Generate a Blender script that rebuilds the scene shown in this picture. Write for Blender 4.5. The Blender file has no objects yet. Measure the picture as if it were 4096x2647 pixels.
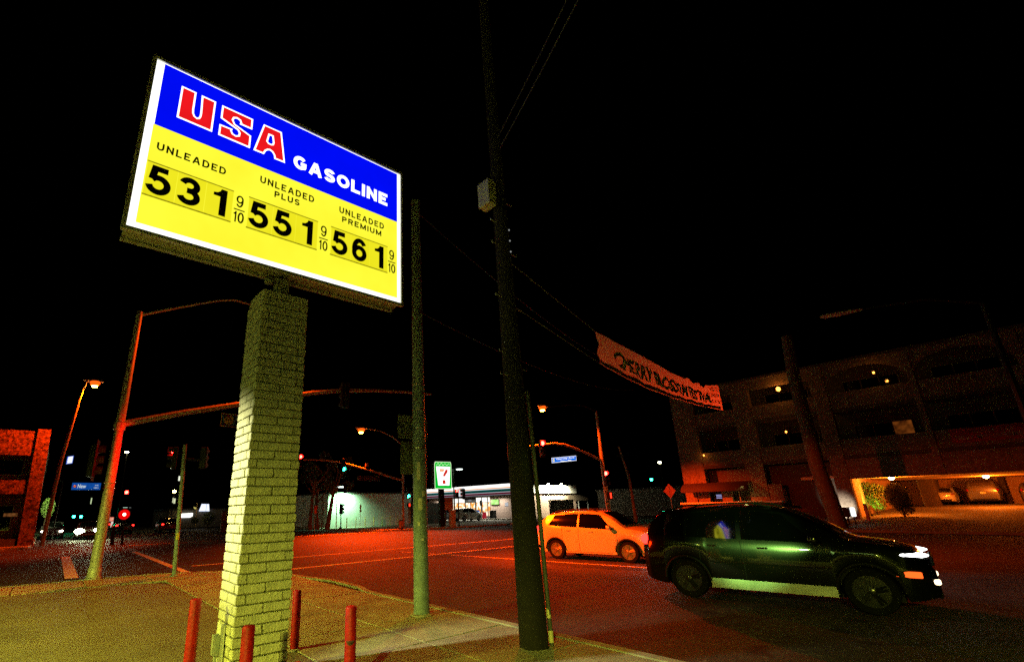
import bpy, bmesh, math, random
from mathutils import Vector, Matrix

R = math.radians
rng = random.Random(11)
sc = bpy.context.scene
C = sc.collection

# ------------------------------------------------------------------ camera
cd = bpy.data.cameras.new('camera')
cam = bpy.data.objects.new('camera', cd)
C.objects.link(cam)
YAW, PIT, ROL = 0.9044, 0.2954, -0.0241
f = Vector((math.cos(YAW) * math.cos(PIT), math.sin(YAW) * math.cos(PIT), math.sin(PIT)))
r = Vector((math.sin(YAW), -math.cos(YAW), 0.0))
u = r.cross(f)
r2 = r * math.cos(ROL) + u * math.sin(ROL)
u2 = -r * math.sin(ROL) + u * math.cos(ROL)
cam.matrix_world = Matrix(((r2.x, u2.x, -f.x, 0), (r2.y, u2.y, -f.y, 0), (r2.z, u2.z, -f.z, 1.75), (0, 0, 0, 1)))
cd.sensor_fit = 'HORIZONTAL'
cd.sensor_width = 36.0
cd.lens = 36.0 * 1897.1 / 4096
cd.shift_x = (2048 - 1731.1) / 4096
cd.shift_y = (1452.9 - 1323.5) / 4096
cd.clip_start = 0.05
cd.clip_end = 1500
sc.camera = cam

# ------------------------------------------------------------------ night sky, exposure
w = bpy.data.worlds.new('World')
sc.world = w
w.use_nodes = True
nt = w.node_tree
sky = nt.nodes.new('ShaderNodeTexSky')
sky.sky_type = 'NISHITA'
sky.sun_disc = False
sky.sun_elevation = R(-4)
sky.sun_rotation = R(250)
bg = nt.nodes['Background']
nt.links.new(sky.outputs[0], bg.inputs[0])
bg.inputs[1].default_value = 0.0003
vs = sc.view_settings
vs.view_transform = 'Standard'
vs.look = 'None'
vs.exposure = 0.0
vs.gamma = 1.0
vs.use_curve_mapping = False
sc.cycles.max_bounces = 5
sc.cycles.diffuse_bounces = 2
sc.cycles.glossy_bounces = 3
sc.cycles.sample_clamp_indirect = 1.0
sc.cycles.use_denoising = False
sc.cycles.use_adaptive_sampling = False

SODIUM = (1.0, 0.046, 0.0003)
CANOPY = (1.0, 1.0, 0.50)
YARD = (0.95, 1.0, 0.085)

# ------------------------------------------------------------------ materials
MATS = {}


def pm(name, col, rough=0.7, metal=0.0, var=0.25, scale=6.0, bump=0.0, bscale=60.0, coat=0.0, col2=None, spec=0.5, speck=None, detail=5.0, crack=None):
    """principled material whose colour drifts with noise; speck = (scale, threshold, colour) for bright grit"""
    if name in MATS:
        return MATS[name]
    m = bpy.data.materials.new(name)
    m.use_nodes = True
    t = m.node_tree
    b = t.nodes['Principled BSDF']
    tc = t.nodes.new('ShaderNodeTexCoord')
    n = t.nodes.new('ShaderNodeTexNoise')
    n.inputs['Scale'].default_value = scale
    n.inputs['Detail'].default_value = detail
    n.inputs['Roughness'].default_value = 0.65
    t.links.new(tc.outputs['Object'], n.inputs['Vector'])
    cr = t.nodes.new('ShaderNodeValToRGB')
    c2 = col2 or tuple(c * (1 - var) for c in col)
    c1 = col if col2 else tuple(min(1, c * (1 + var)) for c in col)
    cr.color_ramp.elements[0].color = (*c2, 1)
    cr.color_ramp.elements[1].color = (*c1, 1)
    cr.color_ramp.elements[0].position = 0.32
    cr.color_ramp.elements[1].position = 0.68
    t.links.new(n.outputs['Fac'], cr.inputs[0])
    out = cr.outputs[0]
    for speck in ([speck] if speck and not isinstance(speck, list) else speck or []):
        n2 = t.nodes.new('ShaderNodeTexNoise')
        n2.inputs['Scale'].default_value = speck[0]
        n2.inputs['Detail'].default_value = 3
        t.links.new(tc.outputs['Object'], n2.inputs['Vector'])
        r_ = t.nodes.new('ShaderNodeValToRGB')
        r_.color_ramp.elements[0].position = speck[1]
        r_.color_ramp.elements[1].position = min(1, speck[1] + 0.12)
        t.links.new(n2.outputs['Fac'], r_.inputs[0])
        mx = t.nodes.new('ShaderNodeMix')
        mx.data_type = 'RGBA'
        t.links.new(r_.outputs[0], mx.inputs[0])
        t.links.new(out, mx.inputs[6])
        mx.inputs[7].default_value = (*speck[2], 1)
        out = mx.outputs[2]
    if crack:
        nz = t.nodes.new('ShaderNodeTexNoise')
        nz.inputs['Scale'].default_value = 1.3
        nz.inputs['Detail'].default_value = 6
        t.links.new(tc.outputs['Object'], nz.inputs['Vector'])
        ad = t.nodes.new('ShaderNodeMix')
        ad.data_type = 'RGBA'
        ad.blend_type = 'LINEAR_LIGHT'
        ad.inputs[0].default_value = .35
        t.links.new(tc.outputs['Object'], ad.inputs[6])
        t.links.new(nz.outputs['Color'], ad.inputs[7])
        vo = t.nodes.new('ShaderNodeTexVoronoi')
        vo.feature = 'DISTANCE_TO_EDGE'
        vo.inputs['Scale'].default_value = crack[0]
        t.links.new(ad.outputs[2], vo.inputs['Vector'])
        ck = t.nodes.new('ShaderNodeValToRGB')
        ck.color_ramp.elements[0].position = crack[1] * .4
        ck.color_ramp.elements[0].color = (0, 0, 0, 1)
        ck.color_ramp.elements[1].position = crack[1]
        t.links.new(vo.outputs['Distance'], ck.inputs[0])
        mc = t.nodes.new('ShaderNodeMix')
        mc.data_type = 'RGBA'
        t.links.new(ck.outputs[0], mc.inputs[0])
        mc.inputs[6].default_value = (*crack[2], 1)
        t.links.new(out, mc.inputs[7])
        out = mc.outputs[2]
    t.links.new(out, b.inputs['Base Color'])
    b.inputs['Roughness'].default_value = rough
    b.inputs['Metallic'].default_value = metal
    b.inputs['Specular IOR Level'].default_value = spec
    if coat:
        b.inputs['Coat Weight'].default_value = coat
        b.inputs['Coat Roughness'].default_value = 0.04
    if bump:
        n3 = t.nodes.new('ShaderNodeTexNoise')
        n3.inputs['Scale'].default_value = bscale
        n3.inputs['Detail'].default_value = 6
        t.links.new(tc.outputs['Object'], n3.inputs['Vector'])
        bp = t.nodes.new('ShaderNodeBump')
        bp.inputs['Strength'].default_value = bump
        bp.inputs['Distance'].default_value = 0.02
        t.links.new(n3.outputs['Fac'], bp.inputs['Height'])
        t.links.new(bp.outputs[0], b.inputs['Normal'])
    MATS[name] = m
    return m


def em(name, col, s=1.0, var=0.0, scale=3.0, col2=None, vor=False):
    """something that gives off light; var/col2 vary it like a worn lit panel or the goods behind a lit window"""
    if name in MATS:
        return MATS[name]
    m = bpy.data.materials.new(name)
    m.use_nodes = True
    t = m.node_tree
    t.nodes.clear()
    o = t.nodes.new('ShaderNodeOutputMaterial')
    e = t.nodes.new('ShaderNodeEmission')
    e.inputs[0].default_value = (*col, 1)
    e.inputs[1].default_value = s
    if var or col2:
        tc = t.nodes.new('ShaderNodeTexCoord')
        n = t.nodes.new('ShaderNodeTexVoronoi' if vor else 'ShaderNodeTexNoise')
        n.inputs['Scale'].default_value = scale
        t.links.new(tc.outputs['Object'], n.inputs['Vector'])
        cr = t.nodes.new('ShaderNodeValToRGB')
        cr.color_ramp.elements[0].position = 0.3
        cr.color_ramp.elements[1].position = 0.7
        c2 = col2 or tuple(c * (1 - var) for c in col)
        cr.color_ramp.elements[0].color = (*c2, 1)
        cr.color_ramp.elements[1].color = (*col, 1)
        if vor:
            sp = t.nodes.new('ShaderNodeSeparateColor')
            t.links.new(n.outputs['Color'], sp.inputs[0])
            t.links.new(sp.outputs[0], cr.inputs[0])
        else:
            t.links.new(n.outputs['Fac'], cr.inputs[0])
        t.links.new(cr.outputs[0], e.inputs[0])
    t.links.new(e.outputs[0], o.inputs[0])
    m.cycles.emission_sampling = 'FRONT' if name in ('sign_white_light', 'sign_yellow_light', 'sign_blue_light', 'canopy_lamp', 'fascia_white_light', 'store_interior_white') else ('NONE' if s < 7 else 'AUTO')
    MATS[name] = m
    return m


BLOCK = pm('slump_block', (0.62, 0.59, 0.46), 0.85, var=0.22, scale=7, bump=0.8, bscale=48, speck=(22, .62, (.36, .33, .23)))
MORTAR = pm('mortar', (0.13, 0.125, 0.075), 0.95, var=0.2, scale=20, bump=0.4)
CONC = pm('concrete', (0.30, 0.28, 0.20), 0.9, var=0.5, scale=1.3, bump=0.4, bscale=70, speck=[(60, 0.50, (0.44, 0.41, 0.30)), (55, .56, (.10, .09, .06)), (17, .60, (.12, .11, .075))])
KERBM = pm('kerb_concrete', (0.33, 0.30, 0.24), 0.9, var=0.3, scale=3, bump=0.3)
ROADM = pm('asphalt', (0.040, 0.037, 0.033), 0.8, var=0.5, scale=0.55, bump=0.55, bscale=55, spec=.25, speck=[(60, 0.56, (0.14, 0.125, 0.11)), (24, .55, (.010, .010, .009)), (11, .63, (.17, .155, .135)), (2.2, .58, (.016, .015, .014))], crack=(.16, .004, (.012, .012, .012)))
LOTM = pm('lot_asphalt', (0.150, 0.140, 0.105), 0.85, var=0.35, scale=0.8, bump=0.5, bscale=60, speck=[(60, 0.50, (0.27, 0.25, 0.18)), (40, .57, (.045, .042, .03)), (9, .62, (.07, .065, .045))])
PAINTW = pm('road_paint', (0.80, 0.76, 0.66), 0.8, var=0.18, scale=7, speck=(25, 0.66, (0.14, 0.13, 0.12)))
GALV = pm('galvanised_steel', (0.40, 0.42, 0.40), 0.55, 0.25, var=0.25, scale=9, bump=0.15, bscale=25)
PAINTPOLE = pm('weathered_pole_paint', (0.21, 0.29, 0.33), 0.62, var=0.3, scale=5, bump=0.2, bscale=40, speck=[(14, 0.68, (0.52, 0.54, 0.50)), (45, .56, (.10, .12, .11))])
CASE = pm('sign_case', (0.30, 0.29, 0.22), 0.6, 0.2, var=0.25, scale=4, bump=0.1)
WOOD = pm('creosote_wood', (0.010, 0.008, 0.006), 0.95, var=0.4, scale=5, bump=0.7, bscale=28)
REDP = pm('red_bollard_paint', (0.36, 0.004, 0.005), 0.5, var=0.35, scale=10, bump=0.25, bscale=30, spec=.3, speck=(16, .68, (.16, .03, .025)))
DARK = pm('dark_metal', (0.010, 0.011, 0.010), 0.6, 0.0, var=0.3, scale=8, spec=0.15)
BLACKP = pm('black_plastic', (0.008, 0.008, 0.008), 0.6, var=0.3, scale=10, spec=0.2)
RUBBER = pm('tyre_rubber', (0.008, 0.008, 0.008), 0.9, var=0.3, scale=20, bump=0.2, spec=0.08)
ALLOY = pm('alloy', (0.48, 0.48, 0.47), 0.28, 0.85, var=0.12, scale=8)
GLASSD = pm('dark_glass', (0.002, 0.0025, 0.0025), 0.04, var=0.2, scale=3, spec=0.8)
GLASSD.node_tree.nodes['Principled BSDF'].inputs['IOR'].default_value = 2.3
WPAINT = pm('pale_car_paint', (0.66, 0.65, 0.62), 0.30, 0.15, var=0.03, scale=2, coat=0.9)
KPAINT = pm('black_car_paint', (0.016, 0.019, 0.015), 0.19, 0.85, var=0.25, scale=220, coat=1.0)
GPAINT = pm('grey_car_paint', (0.10, 0.10, 0.11), 0.25, 0.3, var=0.1, scale=2, coat=0.8)
RPAINT = pm('dark_red_car_paint', (0.14, 0.012, 0.012), 0.25, 0.2, var=0.1, scale=2, coat=0.8)
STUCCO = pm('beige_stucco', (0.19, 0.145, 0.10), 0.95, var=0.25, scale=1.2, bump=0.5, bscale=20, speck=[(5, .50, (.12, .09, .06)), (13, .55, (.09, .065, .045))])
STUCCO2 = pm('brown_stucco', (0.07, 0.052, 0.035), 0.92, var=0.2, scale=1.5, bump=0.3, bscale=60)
MURAL = pm('reddish_rough_stucco', (0.42, 0.24, 0.15), 0.95, col2=(.02, .012, .008), scale=4.5, bump=1.0, bscale=14, detail=10, speck=[(7, .52, (.03, .018, .01))])
WWALL = pm('white_painted_block', (0.70, 0.70, 0.64), 0.85, var=0.12, scale=1.2, bump=0.2, bscale=30)
DWALL = pm('dark_wall', (0.10, 0.10, 0.09), 0.9, var=0.3, scale=2)
SIGNBLUE = pm('sign_blue', (0.012, 0.14, 0.60), 0.5, var=0.15, scale=6)
SIGNWHITE = pm('sign_white', (0.75, 0.75, 0.70), 0.5, var=0.08, scale=6)
SIGNGOLD = pm('sign_gold', (0.50, 0.42, 0.12), 0.5, var=0.25, scale=20)
SIGNBACK = pm('sign_back', (0.17, 0.19, 0.13), 0.5, 0.3, var=0.2, scale=5)
ORANGE = pm('sign_orange', (0.85, 0.24, 0.05), 0.6, var=0.12, scale=8)
BARK = pm('bark', (0.16, 0.12, 0.08), 0.95, var=0.4, scale=6, bump=0.9, bscale=18)
LEAF = pm('leaf', (0.065, 0.115, 0.020), 0.6, var=0.45, scale=1.5)
LEAFD = pm('dark_leaf', (0.030, 0.050, 0.014), 0.7, var=0.45, scale=1.5)
YELP = pm('yellow_post_paint', (0.62, 0.52, 0.10), 0.6, var=0.15, scale=6)
INK = pm('black_print', (0.008, 0.008, 0.006), 0.6, var=0.2, scale=10)
BANNERM = pm('banner_cloth', (0.66, 0.46, 0.22), 0.55, var=0.12, scale=3, bump=0.15, bscale=20)
BANNERPRINT = pm('banner_yellow_print', (0.60, 0.46, 0.10), 0.55, var=0.1, scale=4)
BANNERINK = pm('banner_dark_print', (0.13, 0.07, 0.04), 0.6, var=0.2, scale=6)
BANNERBAND = pm('banner_band', (0.26, 0.10, 0.07), 0.6, var=0.3, scale=6)
STEELD = pm('brown_painted_steel', (0.10, 0.07, 0.05), 0.6, 0.2, var=0.3, scale=8)
CREAMC = pm('ceiling_plaster', (0.58, 0.42, 0.26), 0.9, var=0.08, scale=2)

# ------------------------------------------------------------------ object helpers
ORI = {}


def thing(name, label, cat, loc=(0, 0, 0), group=None, rz=0.0, local=False):
    o = bpy.data.objects.new(name, None)
    C.objects.link(o)
    o.location = loc
    o.rotation_euler = (0, 0, rz)
    o.empty_display_size = 0.2
    o['label'] = label
    o['category'] = cat
    if group:
        o['group'] = group
    ORI[o.name] = (0, 0, 0) if local else tuple(loc)
    return o


def copy_tree(o, parent=None):
    c = o.copy()
    C.objects.link(c)
    if parent:
        c.parent = parent
    for ch in list(o.children):
        copy_tree(ch, c)
    return c


class MB:
    def __init__(s):
        s.v, s.f = [], []

    def add(s, vs, fs):
        n = len(s.v)
        s.v += [tuple(p) for p in vs]
        s.f += [tuple(i + n for i in q) for q in fs]
        return s

    def box(s, lo, hi):
        x0, y0, z0 = lo
        x1, y1, z1 = hi
        vs = [(x0, y0, z0), (x1, y0, z0), (x1, y1, z0), (x0, y1, z0), (x0, y0, z1), (x1, y0, z1), (x1, y1, z1), (x0, y1, z1)]
        return s.add(vs, [(0, 3, 2, 1), (4, 5, 6, 7), (0, 1, 5, 4), (1, 2, 6, 5), (2, 3, 7, 6), (3, 0, 4, 7)])

    def cbox(s, c, d, rot=None):
        vs = []
        for sz in (-.5, .5):
            for sx, sy in ((-.5, -.5), (.5, -.5), (.5, .5), (-.5, .5)):
                p = Vector((sx * d[0], sy * d[1], sz * d[2]))
                if rot is not None:
                    p = rot @ p
                vs.append(tuple(p + Vector(c)))
        return s.add(vs, [(0, 3, 2, 1), (4, 5, 6, 7), (0, 1, 5, 4), (1, 2, 6, 5), (2, 3, 7, 6), (3, 0, 4, 7)])

    def poly(s, pts):
        return s.add(pts, [tuple(range(len(pts)))])

    def prism(s, pts, off):
        """pts: 3D outline, extruded by off"""
        n = len(pts)
        o = Vector(off)
        a = [Vector(p) for p in pts]
        vs = a + [p + o for p in a]
        nrm = Vector((0, 0, 0))
        for i in range(n):
            nrm += a[i].cross(a[(i + 1) % n])
        flip = nrm.dot(o) > 0
        fs = [tuple(reversed(range(n))) if flip else tuple(range(n)), tuple(range(n, 2 * n)) if flip else tuple(reversed(range(n, 2 * n)))]
        for i in range(n):
            j = (i + 1) % n
            q = (i, j, j + n, i + n)
            fs.append(q if flip else tuple(reversed(q)))
        return s.add(vs, fs)

    def tube(s, pts, rad, n=10, cap=True):
        pts = [Vector(p) for p in pts]
        rads = [rad] * len(pts) if not isinstance(rad, (list, tuple)) else list(rad)
        up = None
        rings = []
        for i, p in enumerate(pts):
            d = (pts[min(i + 1, len(pts) - 1)] - pts[max(i - 1, 0)]).normalized()
            if up is None:
                up = Vector((0, 0, 1)) if abs(d.z) < 0.9 else Vector((1, 0, 0))
            a = d.cross(up).normalized()
            b = a.cross(d).normalized()
            up = b
            rings.append([p + (a * math.cos(2 * math.pi * k / n) + b * math.sin(2 * math.pi * k / n)) * rads[i] for k in range(n)])
        vs = [q for rg in rings for q in rg]
        fs = []
        for i in range(len(pts) - 1):
            for k in range(n):
                k2 = (k + 1) % n
                fs.append((i * n + k, (i + 1) * n + k, (i + 1) * n + k2, i * n + k2))
        if cap:
            fs.append(tuple(range(n)))
            fs.append(tuple(reversed(range((len(pts) - 1) * n, len(pts) * n))))
        return s.add(vs, fs)

    def lathe(s, prof, c=(0, 0, 0), axis=(0, 0, 1), n=20):
        ax = Vector(axis).normalized()
        a = ax.cross(Vector((0, 0, 1)) if abs(ax.z) < .9 else Vector((1, 0, 0))).normalized()
        b = ax.cross(a)
        c = Vector(c)
        vs, fs = [], []
        for rr, z in prof:
            for k in range(n):
                t = 2 * math.pi * k / n
                vs.append(c + ax * z + (a * math.cos(t) + b * math.sin(t)) * max(rr, 1e-4))
        for i in range(len(prof) - 1):
            for k in range(n):
                k2 = (k + 1) % n
                fs.append((i * n + k, i * n + k2, (i + 1) * n + k2, (i + 1) * n + k))
        fs.append(tuple(reversed(range(n))))
        fs.append(tuple(range((len(prof) - 1) * n, len(prof) * n)))
        return s.add(vs, fs)

    def grid(s, rows):
        """rows: list of equal-length lists of points"""
        m = len(rows[0])
        vs = [p for rw in rows for p in rw]
        fs = []
        for i in range(len(rows) - 1):
            for k in range(m - 1):
                fs.append((i * m + k, i * m + k + 1, (i + 1) * m + k + 1, (i + 1) * m + k))
        return s.add(vs, fs)

    def build(s, name, mat, parent=None, smooth=False, bevel=0.0, seg=1, kind=None, fix=True):
        o0 = ORI.get(parent.name, (0, 0, 0)) if parent is not None else (0, 0, 0)
        me = bpy.data.meshes.new(name)
        me.from_pydata([(p[0] - o0[0], p[1] - o0[1], p[2] - o0[2]) for p in s.v], [], s.f)
        bm = bmesh.new()
        bm.from_mesh(me)
        if bevel:
            es = [e for e in bm.edges if len(e.link_faces) == 2 and e.calc_face_angle(0) > 0.5]
            bmesh.ops.bevel(bm, geom=es, offset=bevel, segments=seg, affect='EDGES', profile=0.5)
        if fix:
            bmesh.ops.recalc_face_normals(bm, faces=bm.faces)
        bm.to_mesh(me)
        bm.free()
        me.materials.append(mat)
        if smooth:
            for p in me.polygons:
                p.use_smooth = True
            if smooth != 'all':
                me.set_sharp_from_angle(angle=R(40))
        o = bpy.data.objects.new(name, me)
        C.objects.link(o)
        if parent is not None:
            o.parent = parent
            ORI[o.name] = o0
        else:
            ORI[o.name] = (0, 0, 0)
        if kind:
            o['kind'] = kind
        return o


def tag(o, label, cat, group=None):
    o['label'] = label
    o['category'] = cat
    if group:
        o['group'] = group
    return o


def lamp(kind, loc, power, col, parent=None, to=None, size=0.15, angle=150, blend=0.4, shape=None):
    ld = bpy.data.lights.new('light_source', kind)
    ld.energy = power
    ld.color = col
    if kind == 'SPOT':
        ld.spot_size = R(angle)
        ld.spot_blend = blend
        ld.shadow_soft_size = size
    elif kind == 'POINT':
        ld.shadow_soft_size = size
    elif kind == 'AREA':
        ld.size = size
        if shape:
            ld.shape = 'RECTANGLE'
            ld.size, ld.size_y = shape
        ld.spread = R(angle)
    o = bpy.data.objects.new('light_source', ld)
    C.objects.link(o)
    loc = Vector(loc)
    if to is not None:
        d = Vector(to) - loc
        o.rotation_euler = d.to_track_quat('-Z', 'Y').to_euler()
    if parent is not None:
        o.parent = parent
        loc = loc - Vector(ORI[parent.name])
    o.location = loc
    return o


def text2d(s, w_, h_, bold=0.0, spacing=1.0):
    """flat outline text normalised to a w x h box: verts2d, faces"""
    cu = bpy.data.curves.new('txt', 'FONT')
    cu.body = s
    cu.size = 1.0
    cu.offset = bold
    cu.space_character = spacing
    cu.resolution_u = 4
    cu.align_x = 'CENTER'
    ob = bpy.data.objects.new('txt', cu)
    C.objects.link(ob)
    bpy.context.view_layer.update()
    dg = bpy.context.evaluated_depsgraph_get()
    me = bpy.data.meshes.new_from_object(ob.evaluated_get(dg))
    vs = [v.co.copy() for v in me.vertices]
    fs = [tuple(p.vertices) for p in me.polygons]
    bpy.data.objects.remove(ob)
    bpy.data.curves.remove(cu)
    bpy.data.meshes.remove(me)
    x0, x1 = min(v.x for v in vs), max(v.x for v in vs)
    y0, y1 = min(v.y for v in vs), max(v.y for v in vs)
    return [((v.x - x0) / (x1 - x0) * w_, (v.y - y0) / (y1 - y0) * h_) for v in vs], fs


def put_text(mb, s, o, U, w_, h_, V=(0, 0, 1), bold=0.0, spacing=1.0):
    vs, fs = text2d(s, w_, h_, bold, spacing)
    o, U, V = Vector(o), Vector(U), Vector(V)
    mb.add([o + U * a + V * b for a, b in vs], fs)
    return mb


def stroke(mb, pts, t, P, closed=False):
    """flat ribbon of width t along 2D pts; P maps 2D to 3D"""
    q = [Vector(p) for p in pts]
    n = len(q)
    A, B = [], []
    for i in range(n):
        if closed:
            a, c = q[i - 1], q[(i + 1) % n]
        else:
            a, c = q[max(0, i - 1)], q[min(n - 1, i + 1)]
        d1 = (q[i] - a).normalized() if (q[i] - a).length > 1e-9 else (c - q[i]).normalized()
        d2 = (c - q[i]).normalized() if (c - q[i]).length > 1e-9 else d1
        m_ = Vector((-(d1.y + d2.y), d1.x + d2.x))
        L_ = m_.length
        m_ = m_ / max(L_, 1e-6)
        k = 1 / max(.45, abs(m_.dot(Vector((-d1.y, d1.x)))))
        A.append(q[i] + m_ * t / 2 * k)
        B.append(q[i] - m_ * t / 2 * k)
    vs = [P(p) for p in A] + [P(p) for p in B]
    fs = [(i + n, (i + 1) % n + n, (i + 1) % n, i) for i in range(n if closed else n - 1)]
    mb.add(vs, fs)


def ell(cx, cy, rx, ry, a0, a1, n=14):
    return [(cx + rx * math.cos(R(lerp(a0, a1, i / n))), cy + ry * math.sin(R(lerp(a0, a1, i / n)))) for i in range(n + 1)]


def glyph(mb, ch, x0, w_, h_, t, P):
    W, H = w_ - t, h_ - t
    M_ = lambda p: P((x0 + t / 2 + p[0] * W, t / 2 + p[1] * H))
    e = t / 2 / H
    ex = t / 2 / W if W > 1e-6 else 0

    def S(pts, closed=False):
        # widths are kept by working in final units
        stroke(mb, [(x0 + t / 2 + a * W, t / 2 + b * H) for a, b in pts], t, P, closed)
    if ch == 'U':
        S([(0, 1 + e), (0, .36)] + ell(.5, .36, .5, .36, 180, 360)[1:] + [(1, 1 + e)])
    elif ch == 'N':
        S([(0, -e), (0, 1 + e)]); S([(1, -e), (1, 1 + e)]); S([(0, 1), (1, 0)])
    elif ch == 'L':
        S([(0, 1 + e), (0, 0), (1 + ex, 0)])
    elif ch == 'E':
        S([(1 + ex, 1), (0, 1), (0, 0), (1 + ex, 0)]); S([(0, .52), (.94, .52)])
    elif ch == 'A':
        S([(0, -e), (.43, 1)]); S([(.57, 1), (1, -e)]); S([(.16, .27), (.84, .27)])
        mb.add([P((x0 + t / 2 + .43 * W - t * .45, h_)), P((x0 + t / 2 + .57 * W + t * .45, h_)), P((x0 + t / 2 + .57 * W, h_ - t)), P((x0 + t / 2 + .43 * W, h_ - t))], [(3, 2, 1, 0)])
    elif ch == 'D':
        S([(0, 0), (0, 1), (.45, 1)] + ell(.45, .5, .55, .5, 90, -90)[1:], True)
    elif ch in 'PR':
        S([(0, -e), (0, 1), (.55, 1)] + ell(.55, .735, .45, .265, 90, -90)[1:] + [(0, .47)])
        if ch == 'R':
            S([(.5, .47), (1.0, -e)])
    elif ch == 'S':
        S(ell(.5, .76, .48, .24, 15, 180, 12) + [(.04, .66), (.14, .57), (.5, .5), (.86, .43), (.97, .33)] + ell(.5, .25, .5, .25, 0, -165, 12))
    elif ch == 'M':
        S([(0, -e), (0, 1 + e)]); S([(1, -e), (1, 1 + e)]); S([(0, 1), (.5, .0)]); S([(.5, .0), (1, 1)])
    elif ch == 'I':
        mb.add([P((x0, 0)), P((x0 + w_, 0)), P((x0 + w_, h_)), P((x0, h_))], [(0, 1, 2, 3)])
    elif ch == 'G':
        S(ell(.5, .5, .5, .5, 40, 300, 22) + [(.93, .12), (.97, .2), (.97, .45), (.56, .45)])
    elif ch in 'O0':
        S(ell(.5, .5, .5, .5, 0, 345, 23), True)
    elif ch == '5':
        S([(.94, 1), (.17, 1), (.06, .50)]); S([(.06, .50), (.20, .58)] + ell(.46, .31, .54, .31, 100, -168, 22))
    elif ch == '3':
        S(ell(.47, .755, .46, .245, 168, -80, 18) + [(.33, .52)]); S([(.33, .52)] + ell(.48, .265, .52, .265, 78, -168, 20))
    elif ch == '6':
        S(ell(.5, .31, .5, .31, 0, 345, 23), True); S(ell(.52, .5, .52, .5, 35, 190, 16))
    elif ch == '9':
        S(ell(.5, .69, .5, .31, 0, 345, 23), True); S(ell(.48, .5, .52, .5, 10, -145, 16))
    elif ch == '1':
        p = [(.55, 1), (1, 1), (1, 0), (.50, 0), (.50, .70), (0, .70), (0, .81), (.30, .84), (.47, .91)]
        mb.add([P((x0 + a * w_, b * h_)) for a, b in p], [(0, 8, 4, 3, 2, 1), (4, 8, 7, 6, 5)])


GW = dict(U=.95, N=.95, L=.80, E=.85, A=1.08, D=.98, P=.88, S=.90, R=.95, M=1.15, G=1.02, O=1.08)
GW.update({'5': .8, '3': .8, '6': .8, '9': .8, '0': .8, '1': .5})


def stext(mb, s, o, U, w_, h_, t, gap=.22):
    U, o = Vector(U), Vector(o)
    fix = sum(t for c_ in s if c_ == 'I')
    units = sum(GW[c_] for c_ in s if c_ != 'I') + gap * (len(s) - 1)
    ub = (w_ - fix) / units
    x = 0
    P = lambda p: o + U * p[0] + Vector((0, 0, 1)) * p[1]
    for c_ in s:
        cw = t if c_ == 'I' else GW[c_] * ub
        glyph(mb, c_, x, cw, h_, t, P)
        x += cw + gap * ub


def arc_pts(cx, cy, rad, a0, a1, n):
    return [(cx + rad * math.cos(R(a0 + (a1 - a0) * i / n)), cy + rad * math.sin(R(a0 + (a1 - a0) * i / n))) for i in range(n + 1)]


def lerp(a, b, t):
    return a + (b - a) * t


def interp(pts, x):
    if x <= pts[0][0]:
        return pts[0][1]
    for (x0, y0), (x1, y1) in zip(pts, pts[1:]):
        if x <= x1:
            t = (x - x0) / (x1 - x0)
            return y0 + (y1 - y0) * t
    return pts[-1][1]


# ================================================================== GROUND
ZR = -0.13
MB().add([(-260, -160, ZR), (340, -160, ZR), (340, 420, ZR), (-260, 420, ZR)], [(0, 1, 2, 3)]).build('road', ROADM, kind='structure')

# near corner: raised pavement with a rounded kerb
edge = [(6.05, -40.0), (6.05, 10.2), (6.25, 10.9), (6.30, 12.4), (6.05, 13.6)] + arc_pts(1.75, 13.8, 4.3, 8, 82, 12)[1:] + [(1.7, 18.1), (-60, 18.1)]
side = MB().prism([(x, y, ZR) for x, y in [(-60, -40)] + edge], (0, 0, 0.085)).build('sidewalk', pm('joint_grit', (.045, .042, .03), .95, var=.4, scale=12), kind='structure')
kb = MB()
inn = [(x - 0.15, y - 0.02) if i < 6 else (lerp(x, 1.75, 0.035), lerp(y, 13.8, 0.035)) if i < len(edge) - 2 else (x, y - 0.15) for i, (x, y) in enumerate(edge)]
for (a, b), (c, d) in zip(zip(edge, edge[1:]), zip(inn, inn[1:])):
    kb.prism([(*a, ZR - 0.02), (*b, ZR - 0.02), (*d, ZR - 0.02), (*c, ZR - 0.02)], (0, 0, 0.153))
kb.build('kerb', KERBM, kind='structure')
lot = [(-60, -40), (2.85, -40), (2.85, 14.7)] + arc_pts(1.65, 14.7, 1.2, 0, 90, 8)[1:] + [(-60, 15.9)]
MB().prism([(x, y, -0.043) for x, y in lot], (0, 0, 0.041)).build('lot_asphalt', LOTM, kind='structure')


def inside_walk(x, y):
    if x > 5.86 or y > 17.93:
        return False
    if x > 1.75 and y > 13.8 and (x - 1.75) ** 2 + (y - 13.8) ** 2 > 4.1 ** 2:
        return False
    return True


def slab(x0, y0, x1, y1):
    dz = rng.uniform(-0.002, 0.002)
    MB().box((x0 + .011, y0 + .011, -0.05), (x1 - .011, y1 - .011, 0.001 + dz)).build('paving_slab', CONC, side, bevel=0.004)


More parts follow.
